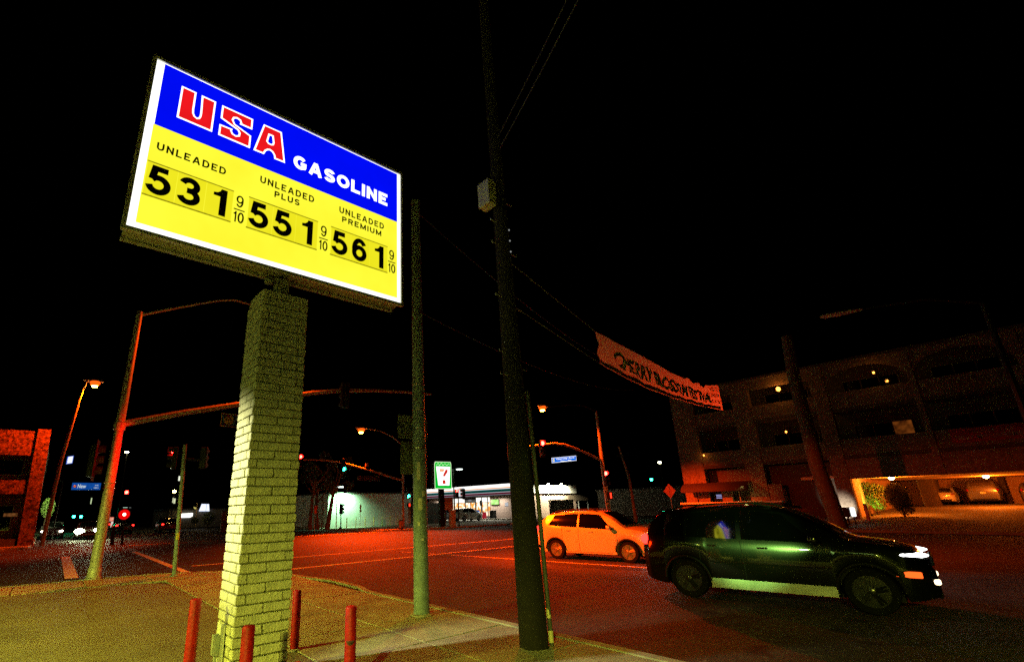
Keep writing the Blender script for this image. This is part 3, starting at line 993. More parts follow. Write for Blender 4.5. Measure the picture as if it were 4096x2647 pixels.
for z_ in (5.70, 5.90, 6.10):
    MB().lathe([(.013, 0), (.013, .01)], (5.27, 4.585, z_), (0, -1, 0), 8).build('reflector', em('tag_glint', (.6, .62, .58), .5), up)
MB().box((5.23, 4.70, 7.6), (5.31, 4.80, 7.75)).build('insulator', SIGNWHITE, up, bevel=.02)
bx = thing('metal_box', 'pale metal box mounted high on the wooden utility pole', 'utility box', (4.95, 4.72, 6.5))
MB().box((4.89, 4.62, 6.52), (5.075, 4.88, 6.98)).build('box_body', pm('pale_box_paint', (.50, .50, .36), .6, var=.15), bx, bevel=.008)
MB().box((5.06, 4.68, 6.62), (5.12, 4.76, 6.88)).build('mount', DARK, bx)
cn = thing('conduit', 'slim grey conduit running up the right side of the wooden utility pole', 'conduit', (5.45, 4.6, 0))
pole_tube([(5.505, 4.62, .0), (5.48, 4.61, .85), (5.455, 4.60, 1.7), (5.435, 4.60, 2.6), (5.41, 4.60, 3.4)], .030, pm('old_conduit', (.10, .11, .10), .6, .2), 'pipe', cn, 10)
for z_, hh in ((.10, .14), (.38, .12)):
    MB().tube([(5.505 - z_ * .03, 4.62, z_ - hh / 2), (5.505 - z_ * .03, 4.62, z_ + hh / 2)], .034, 10).build('reflective_band', pm('reflective_tape', (.85, .80, .45), .35, .2), cn, smooth=True)
for k, z_ in enumerate((1.2, 2.1, 3.0)):
    MB().box((5.40, 4.60, z_), (5.50, 4.66, z_ + .03)).build('strap', DARK, cn)


def wire(label, pts, sag=.3, rad=.008, cat='cable'):
    a, b = Vector(pts[0]), Vector(pts[1])
    P_ = []
    for k in range(15):
        t = k / 14
        q = a.lerp(b, t)
        q.z -= sag * 4 * t * (1 - t)
        P_.append(q)
    o = MB().tube(P_, rad, 5).build('overhead_cable', pm('cable_jacket', (.035, .035, .028), .6), smooth=True)
    return tag(o, label, cat, 'overhead cables')


wire('upper overhead cable rising from the wooden utility pole to the top edge', ((5.22, 4.66, 7.95), (3.4, -1.0, 9.6)), .12)
wire('lower overhead cable rising from the wooden utility pole to the top edge', ((5.22, 4.60, 7.72), (3.45, -1.0, 9.3)), .12)
wire('upper faint cable from the metal pole head towards the right', ((5.42, 7.25, 7.95), (24, 13.0, 8.6)), .5, .006)
wire('lower faint cable from the metal pole towards the right', ((5.42, 7.25, 5.6), (24, 13.0, 7.6)), .5, .006)

# ---- far mast (New Ave) across the junction
fm = thing('signal_pole', 'signal pole with curved mast arm across the junction beside the store sign', 'signal pole', (26.8, 39.2, 0), 'signal poles')
pole_tube([(26.8, 39.2, 0), (26.8, 39.2, 7.8)], [.15, .09], GALV, 'pole', fm)
MB().lathe([(.3, 0), (.3, .06), (.2, .1)], (26.8, 39.2, 0), n=12).build('base', GALV, fm, smooth=True)
pole_tube([(26.8, 39.2, 4.33), (23.9, 39.2, 5.02), (22.75, 39.2, 5.30), (20.5, 39.2, 5.76), (19.9, 39.2, 5.85), (18.5, 39.2, 5.95), (17.2, 39.2, 5.95), (16.0, 39.2, 5.92)], [.09, .085, .08, .075, .07, .065, .06, .055], GALV, 'mast_arm', fm)
pole_tube([(26.8, 39.2, 7.7), (25.6, 39.2, 8.5), (24.2, 39.2, 8.95), (23.0, 39.2, 9.08)], [.05, .045, .04, .035], GALV, 'luminaire_arm', fm)
c2 = cobra(fm, (22.7, 39.2, 9.05), (-1, 0, 0), s=1.5)
lamp('SPOT', (c2.x, c2.y, c2.z - .62), 42000, SODIUM, fm, to=(c2.x - 1.5, c2.y - 6.5, 0), size=.2, angle=94, blend=.8)
MB().box((22.72, 39.17, 5.3), (22.76, 39.21, 5.56)).build('bracket', DARK, fm)
dt = tag(MB().box((22.60, 39.12, 5.56), (22.88, 39.26, 5.86)).build('detector', pm('tan_housing', (.5, .4, .3), .6)), 'small boxy detector standing on the far mast arm', 'sensor')
signal('green-lit signal head on the far mast arm under the street lamp', (20.3, 39.05, 5.62), R(0), lit='green', s=1.0, power=150)
signal('red-lit signal head at the far mast arm tip beside the brick pillar edge', (16.2, 39.05, 5.80), R(0), lit='red', s=1.0, power=150)
signal('green-lit signal head on the far pole beside the grey metal pole', (27.35, 39.1, 3.22), R(-15), lit='green', s=.9, power=60)
blade('street_name_sign', 'dim blue New Ave sign hanging below the far mast arm', 'street sign', (21.7, 39.0, 4.28), (1, 0, 0), 2.3, .40, pm('dim_sign_blue', (.012, .03, .16), .5), .02, seal=(.25, .2, .13, STEELD), texts=(('New Ave', .75, .11, 1.25, .2, .01),), txtmat=pm('sign_grey_print', (.16, .18, .24), .5))
ph2 = thing('pedestrian_signal', 'red hand pedestrian signal low on the far pole left of the store', 'pedestrian signal', (27.4, 39.1, 1.9), 'pedestrian signals')
MB().box((27.2, 39.0, 1.85), (27.62, 39.2, 2.27)).build('housing', DARK, ph2, bevel=.02)
MB().box((27.34, 38.985, 1.93), (27.48, 38.998, 2.2)).build('hand', em('red_hand', (1, .03, .01), 3), ph2)
# trash can by that pole
tc_ = thing('trash_can', 'round pebbled trash can beside the far signal pole', 'trash can', (26.1, 38.5, 0))
MB().lathe([(.24, 0), (.25, .02), (.25, .62), (.23, .64)], (26.1, 38.5, 0), n=18).build('bin', pm('pebble', (.36, .24, .16), .9, var=.5, scale=30), tc_, smooth=True)
MB().lathe([(.26, 0), (.26, .05), (.18, .10), (.10, .11)], (26.1, 38.5, .64), n=18).build('lid', STEELD, tc_, smooth=True)
o = thing('bag', 'small dark rubbish bag lying on the far kerb', 'bag', (25.2, 37.2, 0))
MB().lathe([(.05, 0), (.2, .02), (.24, .12), (.15, .25), (.05, .30)], (25.2, 37.2, 0), n=10).build('bag_body', BLACKP, o, smooth=True)

# ---- mast 2 (Garvey Ave), right
gm = thing('signal_pole', 'signal pole with arched mast arm behind the pale car', 'signal pole', (25.8, 16.6, 0), 'signal poles')
pole_tube([(25.85, 16.6, -.1), (25.78, 16.6, 4.3), (25.82, 16.6, 7.25)], [.14, .11, .06], GALV, 'pole', gm)
pole_tube([(25.75, 16.6, 4.22), (24.4, 16.6, 4.58), (23.3, 16.6, 4.80), (22.2, 16.6, 4.98), (21.3, 16.6, 4.98), (20.6, 16.6, 4.88), (19.6, 16.6, 4.74), (18.6, 16.6, 4.62), (17.7, 16.6, 4.52)], [.075, .07, .066, .062, .058, .055, .052, .05, .045], GALV, 'mast_arm', gm)
pole_tube([(25.82, 16.6, 7.2), (24.6, 16.6, 7.45), (23.3, 16.6, 7.35), (22.0, 16.6, 7.15), (21.1, 16.6, 6.98)], [.045, .04, .035, .032, .03], DARK, 'luminaire_arm', gm)
c3 = cobra(gm, (21.05, 16.6, 6.98), (-1, 0, 0), s=.9)
lamp('SPOT', (c3.x, c3.y, c3.z - .42), 4800, SODIUM, gm, to=(c3.x + .2, c3.y - .4, 0), size=.12, angle=171, blend=.12)
signal('red-lit signal head on the arched mast arm right of the wooden utility pole', (20.22, 16.45, 4.62), R(-30), lit='red', s=.8, power=60)
signal('red-lit signal head at the arched arm tip left of the wooden utility pole', (17.75, 16.45, 4.36), R(-30), lit='red', s=.8, power=60)
signal('red-lit signal head low on the pole behind the pale car', (25.70, 16.42, 3.18), R(-35), lit='red', s=.8, power=60)
ph3 = thing('pedestrian_signal', 'red hand pedestrian signal on the pole behind the pale car', 'pedestrian signal', (25.8, 16.4, 2.0), 'pedestrian signals')
MB().box((25.6, 16.30, 1.98), (26.0, 16.46, 2.42)).build('housing', DARK, ph3, bevel=.02)
MB().box((25.70, 16.285, 2.05), (25.84, 16.298, 2.36)).build('hand', em('red_hand', (1, .03, .01), 3), ph3)
gs = blade('street_name_sign', 'lit blue and white Garvey Ave sign under the arched mast arm', 'street sign', (20.93, 16.5, 3.90), (2.2, 0, .22), 2.21, .27, em('lit_sign_blue', (.0, .16, .85), 1.0, var=.1, scale=5), .022, txtmat=em('lit_sign_white', (.95, .97, 1), 1.25), seal=(.16, .135, .09, em('lit_sign_seal', (.9, .85, .6), .9)), backmat=DARK,
           texts=(('Garvey Ave', .40, .115, 1.62, .115, .02),))
for a_, b_ in ((.75, 1.32), (1.40, 1.72)):
    q_ = Vector((20.93, 16.5, 3.90)) + Vector((2.2, 0, .22)).normalized() * a_ + Vector((0, -.011, .05))
    MB().box((q_.x, q_.y, q_.z), (q_.x + b_ - a_, q_.y + .003, q_.z + .035)).build('small_print', MATS['lit_sign_white'], gs)

# ================================================================== TREES
def leaves(mb, c, rad, n, size, flat=1.0):
    for _ in range(n):
        while True:
            p = Vector((rng.uniform(-1, 1), rng.uniform(-1, 1), rng.uniform(-1, 1)))
            if .25 < p.length < 1:
                break
        p = Vector((p.x * rad[0], p.y * rad[1], p.z * rad[2])) + Vector(c)
        a = Vector((rng.gauss(0, 1), rng.gauss(0, 1), rng.gauss(0, .6))).normalized()
        b = a.orthogonal().normalized()
        b = (b * math.cos(rng.uniform(0, 6.28)) + a.cross(b) * math.sin(rng.uniform(0, 6.28))).normalized()
        s_ = size * rng.uniform(.6, 1.3)
        mb.add([p - b * s_, p + a.cross(b) * s_ * .45, p + b * s_, p - a.cross(b) * s_ * .45], [(0, 1, 2, 3)])


def tree(label, base, h, lean, rad, limbs, clumps, leafmat, lsize=.16, nl=160, group='street trees'):
    t = thing('street_tree', label, 'tree', base, group)
    b = Vector(base)
    top = b + Vector((lean[0], lean[1], h))
    tr = MB()
    pts = [b.lerp(top, k / 5) + Vector((rng.uniform(-.06, .06), rng.uniform(-.06, .06), 0)) * (k > 0) for k in range(6)]
    tr.tube(pts, [rad * s_ for s_ in (1.35, 1.0, .9, .8, .7, .55)], 10)
    tr.build('trunk', BARK, t, smooth=True)
    lm = MB()
    for k in range(limbs):
        a = rng.uniform(0, 6.28)
        s0 = b.lerp(top, rng.uniform(.55, 1.0))
        L_ = h * rng.uniform(.35, .6)
        e = s0 + Vector((math.cos(a) * L_ * .55, math.sin(a) * L_ * .55, L_ * .75))
        m_ = s0.lerp(e, .5) + Vector((math.cos(a) * L_ * .08, math.sin(a) * L_ * .08, 0))
        lm.tube([s0, m_, e], [rad * .42, rad * .26, rad * .08], 6)
        for q in range(3):
            a2 = a + rng.uniform(-1, 1)
            e2 = m_.lerp(e, rng.uniform(.2, .9))
            lm.tube([e2, e2 + Vector((math.cos(a2), math.sin(a2), .9)) * L_ * .28], [rad * .12, rad * .03], 5)
    lm.build('limbs', BARK, t, smooth=True)
    if clumps:
        cr = MB()
        for _ in range(clumps):
            a = rng.uniform(0, 6.28)
            q = top + Vector((math.cos(a), math.sin(a), 0)) * h * rng.uniform(.05, .38) + Vector((0, 0, h * rng.uniform(-.1, .5)))
            leaves(cr, q, [h * .13] * 3, nl, lsize)
        cr.build('crown', leafmat, t, fix=False)
    return t


tree('left bare street tree with pale lit trunk, right beside the brick pillar', (19.9, 44.8, 0), 4.6, (.3, .1), .17, 6, 5, LEAFD, nl=70)
tree('middle bare street tree with pale lit trunk edge near the brick pillar', (20.75, 45.0, 0), 4.4, (-.2, .1), .17, 6, 5, LEAFD, nl=70)
tree('leaning street tree just left of the lit green wall', (21.4, 44.2, 0), 4.4, (.7, 0), .20, 7, 6, LEAFD, nl=70)

# ================================================================== LIT WALL BUILDING, PARKING LAMP, POSTS
wb = thing('block_wall_building', 'low pale building with wall washed white-green by a lamp', 'building', (27, 48, 0))
MB().box((23.24, 48.0, 0), (34, 60, 3.43)).build('wall', WWALL, wb)
MB().box((23.16, 47.92, 3.43), (34.1, 60.1, 3.55)).build('parapet', DWALL, wb, bevel=.01)
MB().box((33.9, 47.6, 0), (39.0, 50, 2.35)).build('annex', DWALL, wb)
lpz = thing('parking_lamp', 'white parking lot lamp on thin post before the lit wall', 'street lamp', (23.75, 47.0, 0))
pole_tube([(23.78, 47.0, 0), (23.70, 47.0, 4.06)], [.06, .045], SIGNWHITE, 'post', lpz, 10)
MB().box((23.66, 46.92, 4.03), (24.45, 47.12, 4.15)).build('lamp_head', em('lamp_head_glow', (.85, 1, .9), 3.5), lpz, bevel=.02)
lamp('SPOT', (24.6, 47.15, 3.95), 2600, (.42, 1, .52), lpz, to=(24.9, 48.0, 2.2), size=.2, angle=130, blend=.8)
for k, (px, py) in enumerate(((27.39, 50.0), (27.8, 50.0), (28.86, 50), (29.91, 50), (31.73, 50), (33.67, 50), (35.76, 50))):
    # stand in a row just before the wall
    X_ = (24.55, 25.62, 26.72, 27.78, 28.84, 29.86, 30.88)[k]
    o = thing('yellow_post', ('first', 'second', 'third', 'fourth', 'fifth', 'sixth', 'seventh')[k] + ' thin yellow post from the left before the lit wall', 'post', (X_, 46.2, 0), 'thin yellow posts before the lit wall')
    MB().lathe([(.045, 0), (.045, .98), (.03, 1.0)], (X_, 46.2, 0), n=8).build('pipe', YELP, o, smooth=True)
    MB().lathe([(.08, 0), (.08, .02)], (X_, 46.2, 0), n=8).build('footing', KERBM, o)
o = thing('post_sign', 'small sign on thin white post among the yellow posts', 'sign', (26.05, 46.1, 0))
pole_tube([(26.05, 46.1, 0), (26.05, 46.1, 2.3)], .035, SIGNWHITE, 'post', o, 8)
MB().box((25.95, 46.05, 1.5), (26.15, 46.062, 2.25)).build('plate', SIGNWHITE, o)
signal('dark unlit signal head silhouetted against the lit wall', (23.1, 44.6, 1.86), R(20), s=.92)
o = thing('signal_post', 'short dark post under the silhouetted signal head by the lit wall', 'post', (23.15, 44.75, 0))
pole_tube([(23.15, 44.80, 0), (23.13, 44.80, 1.5)], .06, DARK, 'shaft', o, 8)
MB().lathe([(.16, 0), (.16, .1), (.07, .16)], (23.15, 44.8, 0), n=8).build('base', DARK, o)
o = blade('parking_sign', 'small reddish parking sign among the street trees', 'sign', (18.05, 39.9, 1.55), (1, 0, 0), .25, .62, pm('sign_rust', (.42, .16, .1), .6), .0)
pole_tube([(18.17, 39.95, 0), (18.17, 39.95, 2.2)], .025, GALV, 'post', o, 6)
o = thing('monument_sign', 'dark brown monument sign at the left edge of the brick pillar', 'sign', (13.5, 50, 0))
MB().box((13.22, 50.0, 0), (13.8, 50.2, 1.95)).build('board', STEELD, o, bevel=.02)
tm = MB()
for z_, s_ in ((1.72, 'LAW OFFICE'), (1.52, 'DENTIST'), (1.30, 'TRAVEL'), (1.08, 'INSURANCE')):
    tm.box((13.28, 49.985, z_), (13.74, 49.996, z_ + .09))
tm.build('name_slat', pm('sign_rust_slat', (.30, .12, .06), .7, var=.6, scale=14), o)

# ================================================================== CONVENIENCE STORE
st_ = thing('convenience_store', 'lit corner convenience store with striped fascia and bright glass front', 'store', (57, 56, 0))
FX = 50.4
SBRICK = pm('store_brick', (.42, .30, .24), .9, var=.3, scale=5, bump=.5, bscale=12)
MB().box((FX + .25, 46.95, 0), (64.5, 66, 3.4)).build('wall', SBRICK, st_)
MB().box((FX, 46.9, 0), (FX + .249, 51.4, 3.15)).build('brick_return', SBRICK, st_)
MB().box((FX + .02, 63.5, 0), (FX + .249, 66, 3.15)).build('brick_return', SBRICK, st_)
fas = [('fascia_white', 4.30, 4.72, em('fascia_white_light', (1, .98, .92), 1.6)), ('fascia_orange', 4.18, 4.298, em('fascia_orange_light', (1, .36, .06), .9)), ('fascia_white_line', 4.06, 4.178, em('fascia_white_light2', (.9, .9, .95), .9)),
       ('fascia_green', 3.68, 4.058, em('fascia_green_light', (.0, .055, .045), .9)), ('fascia_white_strip', 3.62, 3.678, em('fascia_strip_light', (.7, .72, .8), .8)), ('fascia_red', 3.36, 3.618, em('fascia_red_light', (.10, .004, .016), .9)), ('fascia_lower_line', 3.30, 3.358, em('fascia_low_light', (.35, .36, .42), .7))]
for nm, z0, z1, m_ in fas:
    b_ = MB()
    b_.box((FX - .9, 46.7, z0), (FX + .1, 66.2, z1))
    b_.build(nm, m_, st_)
MB().box((FX - .85, 46.75, 3.16), (FX + .1, 66.1, 3.299)).build('soffit', DWALL, st_)
MB().box((FX + .1, 46.7, 3.42), (64.6, 46.949, 4.55)).build('side_parapet', WWALL, st_)
# logo panel on fascia
lo = MB().box((FX - .93, 55.9, 3.34), (FX - .905, 57.5, 4.60)).build('logo_panel', em('logo_white', (.8, .82, .85), .9), st_)
NU = (0, -1, 0)


def seven(o_, U, w_, h_, lift, parent, strong=1.0):
    """numeral seven with an orange bar, a red curved stem and a word across"""
    U, V, o_ = Vector(U), Vector((0, 0, 1)), Vector(o_)
    N = U.cross(V)
    o_ = o_ + N * lift
    q = lambda a, b: o_ + U * a * w_ + V * b * h_
    MB().add([q(.18, .95), q(.62, .95), q(.50, .78), q(.18, .78)], [(0, 1, 2, 3)]).build('numeral_bar', em('logo_orange%g' % strong, (1, .45, .22), strong), parent, fix=False)
    MB().add([q(.66, .90), q(.86, .93), q(.84, .75), q(.70, .62), q(.64, .50), q(.44, .50), q(.50, .66), q(.60, .78)], [(0, 1, 2, 7), (7, 2, 3, 6), (6, 3, 4, 5)]).build('numeral_stem', em('logo_red%g' % strong, (.80, .035, .02), strong * .8), parent, fix=False)
    MB().add([q(.40, .28), q(.64, .28), q(.66, .05), q(.40, .05)], [(0, 1, 2, 3)]).build('numeral_foot', em('logo_red%g' % strong, (.8, .03, .02), strong), parent, fix=False)
    t_ = MB()
    put_text(t_, 'ELEVEn', q(.04, .34), U, .92 * w_, .10 * h_, bold=.01)
    t_.build('numeral_word', em('logo_word', (.55, .80, .45), .9), parent, fix=False)


seven((FX - .935, 57.35, 3.38), NU, 1.35, 1.18, .002, lo, .9)
GOODS = em('store_interior_light', (1, .92, .70), 1.5, col2=(.85, .30, .05), scale=2.3, vor=True)
GOODS2 = em('store_interior_white', (1, .97, .86), 1.7, var=.25, scale=1.2)
MULL = pm('mullion', (.10, .10, .10), .4, .4)
# front glazing y 51.4..63.5 ; door 54.6..56.9
bays = [(51.45, 52.0), (52.05, 53.2), (53.25, 54.5), (57.0, 58.5), (58.55, 60.2), (60.25, 61.9), (61.95, 63.45)]
for a, b in bays:
    f_ = MB()
    for lo_, hi_ in (((FX + .02, a, .35), (FX + .09, a + .06, 3.1)), ((FX + .02, b - .06, .35), (FX + .09, b, 3.1)), ((FX + .02, a + .061, 2.34), (FX + .09, b - .061, 2.40)), ((FX + .02, a + .061, .35), (FX + .09, b - .061, .45)), ((FX + .02, a + .061, 3.04), (FX + .09, b - .061, 3.1))):
        f_.box(lo_, hi_)
    wf = f_.build('window', MULL, st_)
    MB().box((FX + .06, a + .062, .451), (FX + .07, b - .062, 2.339)).build('pane', GOODS, wf)
    MB().box((FX + .06, a + .062, 2.401), (FX + .07, b - .062, 3.039)).build('transom_pane', GOODS2, wf)
MB().box((FX - .02, 51.4, 0), (FX + .05, 63.5, .34)).build('bulkhead', DWALL, st_)
df = MB()
for a, b in ((54.55, 54.70), (55.72, 55.80), (56.82, 56.97)):
    df.box((FX, a, 0), (FX + .1, b, 3.1))
df.box((FX, 54.70, 2.36), (FX + .1, 56.82, 3.1))
df.box((FX, 54.70, .95), (FX + .1, 55.72, 1.1))
df.box((FX, 55.80, .95), (FX + .1, 56.82, 1.1))
dr = df.build('door', pm('door_frame_black', (.012, .012, .012), .4), st_)
for a, b in ((54.70, 55.72), (55.80, 56.82)):
    MB().box((FX + .06, a, 1.1), (FX + .07, b, 2.36)).build('pane', GOODS, dr)
    MB().box((FX + .06, a, .15), (FX + .07, b, .95)).build('pane', GOODS2, dr)
t_ = MB()
put_text(t_, '1900', (FX - .005, 56.2, 2.60), NU, .75, .18)
t_.build('house_number', em('number_white', (.7, .7, .75), .8), dr, fix=False)
# things on the store front
lb = thing('lit_poster_box', 'small lit green and white poster box on the store brick wall', 'poster', (FX - .1, 50.4, 2.1))
MB().box((FX - .12, 49.55, 1.95), (FX - .002, 51.2, 2.75)).build('box_body', DARK, lb, bevel=.01)
MB().box((FX - .14, 49.62, 2.02), (FX - .121, 51.13, 2.68)).build('face', em('poster_green', (.75, 1, .45), 1.3, col2=(.2, .8, .05), scale=1.4), lb)
lb = tag(MB().box((FX - .03, 47.9, 1.75), (FX - .002, 48.5, 2.25)).build('notice_sign', em('notice_glow', (.6, .62, .65), .8)), 'pale notice sheet on the store brick wall', 'notice')
MB().box((FX - .02, 54.52, 1.3), (FX - .001, 54.54, 1.35)).build('door_handle', ALLOY, dr)
for nm, lab, cat, y0, y1, x0, z1, m_ in (
        ('ice_freezer', 'blue ice freezer standing at the store window', 'freezer', 53.4, 54.3, 49.5, 1.25, em('blue_goods', (.05, .22, .75), .6, var=.5, scale=6)),
        ('red_crate', 'stack of red crates before the store window', 'crate', 52.0, 52.9, 49.5, .95, em('red_goods', (.7, .03, .05), .6, var=.5, scale=7)),
        ('trash_bin', 'dark trash bin against the store brick wall', 'trash can', 49.9, 50.7, 49.4, 1.15, DARK)):
    o = thing(nm, lab, cat, (49.8, (y0 + y1) / 2, 0))
    MB().box((x0, y0, .02), (x0 + .6, y1, z1)).build('body', m_, o, bevel=.03)
    MB().box((x0 - .02, y0 - .02, z1), (x0 + .62, y1 + .02, z1 + .06)).build('lid', DARK, o, bevel=.01)
o = thing('street_post', 'pale wooden post standing before the store window', 'post', (48.2, 49.7, 0))
pole_tube([(47.2, 50.0, 0), (47.2, 50.0, 2.4)], .07, pm('tan_wood', (.40, .30, .16), .9), 'shaft', o, 8)
MB().box((47.1, 49.85, 1.9), (47.3, 50.15, 2.6)).build('meter_head', BLACKP, o, bevel=.03)
# kerb before store
MB().box((48.7, 46.5, -.01), (50.0, 66, .13)).build('kerb', KERBM, kind='structure')
lamp('AREA', (49.6, 56.0, 3.10), 900, (1, .98, .85), st_, to=(49.0, 56, 0), size=1, angle=170, shape=(16, .5))
lamp('AREA', (55.5, 45.9, 4.2), 50, (1, .97, .75), st_, to=(55.5, 46.9, 3.0), size=1, angle=150)
# wall packs on the side wall
for k, x_ in enumerate((57.6, 60.6)):
    o = thing('wall_lamp', ('left' if k == 0 else 'right') + ' bright wall lamp on the store side wall', 'lamp', (x_, 46.6, 4.6), 'wall lamps on the store side')
    MB().box((x_ - .18, 46.45, 4.56), (x_ + .18, 46.69, 4.82)).build('housing', DARK, o, bevel=.03)
    MB().lathe([(.20, 0), (.18, .08), (.1, .13), (0, .15)], (x_, 46.46, 4.66), (0, -1, -.5), 12).build('lens', em('wall_pack_glow', (1, .85, .45), 90), o, smooth=True)
    lamp('SPOT', (x_, 45.7, 4.75), 2600, (1, .93, .62), o, to=(x_, 46.9, 3.4), size=.12, angle=150, blend=.5)
# fence / enclosure before the side wall
fe = thing('slatted_enclosure', 'dark slatted enclosure in front of the bright store side wall', 'enclosure', (58.5, 45, 0))
for k in range(24):
    x_ = 55.9 + k * .22
    MB().box((x_, 45.0, 0), (x_ + .205, 45.05, 2.45)).build('slat', DWALL, fe)
MB().box((55.8, 45.06, 0), (55.9, 45.2, 2.5)).build('post', DARK, fe)
MB().box((61.1, 45.06, 0), (61.2, 45.2, 2.5)).build('post', DARK, fe)
lr = thing('lean_to_shed', 'dim greenish lean-to roof right of the bright store wall', 'shed', (65.2, 47, 0))
MB().prism([(62.6, 46.9, 2.35), (67.7, 46.9, 2.35), (67.7, 46.9, 2.75), (62.6, 46.9, 3.75)], (0, 3, 0)).build('roof', STUCCO, lr)
for x_ in (62.7, 65.2, 67.6):
    MB().box((x_ - .06, 46.95, 0), (x_ + .06, 47.07, 2.35)).build('post', GALV, lr)
# ---- pylon sign
py_ = thing('pylon_sign', 'green and white lit pylon sign with a big red seven', 'sign', (30.4, 37.6, 0))
MB().box((30.08, 37.58, 0), (30.62, 37.92, 3.5)).build('column', DARK, py_, bevel=.02)
MB().box((29.36, 37.5, 3.5), (31.54, 37.95, 5.95)).build('cabinet', DARK, py_, bevel=.01)
SGG = em('pylon_green', (.0, .52, .025), 1.1, var=.15, scale=2)
MB().add([(29.37, 37.49, 3.52), (31.53, 37.49, 3.52), (31.53, 37.49, 5.93), (31.44, 37.49, 6.16), (29.46, 37.49, 6.12), (29.37, 37.49, 5.90)], [(0, 1, 2, 3, 4, 5)]).build('face_edge', em('pylon_edge', (.75, 1, .6), 1.2), py_, fix=False)
MB().add([(29.42, 37.485, 3.57), (31.47, 37.485, 3.57), (31.47, 37.485, 5.90), (31.39, 37.485, 6.11), (29.51, 37.485, 6.07), (29.42, 37.485, 5.86)], [(0, 1, 2, 3, 4, 5)]).build('green_face', SGG, py_, fix=False)
MB().add([(29.80, 37.48, 3.85), (31.2, 37.48, 3.85), (31.38, 37.48, 5.68), (29.58, 37.48, 5.66)], [(0, 1, 2, 3)]).build('white_cup', em('pylon_white', (.98, 1, .96), 1.8), py_, fix=False)
zz = MB()
zp = [(29.6, 5.78), (29.85, 6.0), (30.0, 5.76), (30.25, 6.02), (30.45, 5.78), (30.7, 5.98), (30.95, 5.80), (31.2, 5.98), (31.3, 5.85)]
for (a, b), (c, d) in zip(zp, zp[1:]):
    zz.tube([(a, 37.475, b), (c, 37.475, d)], .02, 5)
zz.build('squiggle', em('pylon_squiggle', (.6, 1, .5), 1.2), py_)
seven((29.72, 37.478, 3.92), (1, 0, 0), 1.55, 1.60, .002, py_, 1.0)
lamp('AREA', (30.45, 37.3, 4.8), 60, (.6, 1, .55), py_, to=(30.45, 30, 3.5), size=1, angle=170, shape=(2, 2))
# lot lamp behind the pylon
ll = thing('parking_lamp', 'twin-headed parking lot lamp behind the green pylon sign', 'street lamp', (37.3, 44, 0))
pole_tube([(37.3, 44.0, 0), (37.3, 44.0, 6.1)], [.09, .07], DARK, 'post', ll, 8)
for s_ in (-1, 1):
    MB().lathe([(.02, .10), (.38, .06), (.42, 0), (.36, -.06), (.05, -.09)], (37.3 + s_ * .95, 44.0, 6.1), n=14).build('lamp_head', em('lot_lamp_glow', (.85, 1, .92), 2.6), ll, smooth=True)
    MB().tube([(37.3, 44, 6.05), (37.3 + s_ * .6, 44, 6.1)], .03, 6).build('arm', DARK, ll)
lamp('POINT', (37.3, 44.0, 5.75), 130, (.82, 1, .70), ll, size=.4)
# signal pole + orange cabinet on the NE corner
nb = thing('signal_post', 'dark signal post on the store corner with two heads', 'post', (31.9, 37.0, 0))
pole_tube([(31.85, 37.0, 0), (31.9, 37.0, 3.3)], .06, DARK, 'shaft', nb, 10)
MB().lathe([(.16, 0), (.16, .08), (.07, .12)], (31.85, 37.0, 0), n=10).build('base', DARK, nb)
signal('red-lit signal head right of the green pylon sign', (31.55, 36.8, 3.02), R(-15), lit='red', s=.8, power=60)
signal('black signal head silhouetted against the store fascia', (32.45, 36.9, 3.0), R(200), s=.95)
ut = thing('utility_cabinet', 'tall orange-lit utility cabinet on the store corner', 'cabinet', (31.35, 37.3, 0))
MB().box((31.1, 37.2, 0), (31.65, 37.6, 1.42)).build('body', pm('cabinet_paint', (.52, .46, .40), .7, var=.3, scale=6), ut, bevel=.02)
MB().box((31.06, 37.16, 1.42), (31.69, 37.64, 1.50)).build('lid', SIGNWHITE, ut, bevel=.01)
o = thing('board_sign', 'orange-lit board sign standing above the corner cabinet', 'sign', (31.2, 37.75, 0))
MB().box((30.75, 37.75, 1.55), (31.85, 37.8, 2.72)).build('board', pm('board_paint', (.5, .4, .32), .7, var=.35, scale=4), o)
for x_ in (30.85, 31.75):
    MB().box((x_ - .03, 37.801, 0), (x_ + .03, 37.86, 2.7)).build('leg', STEELD, o)


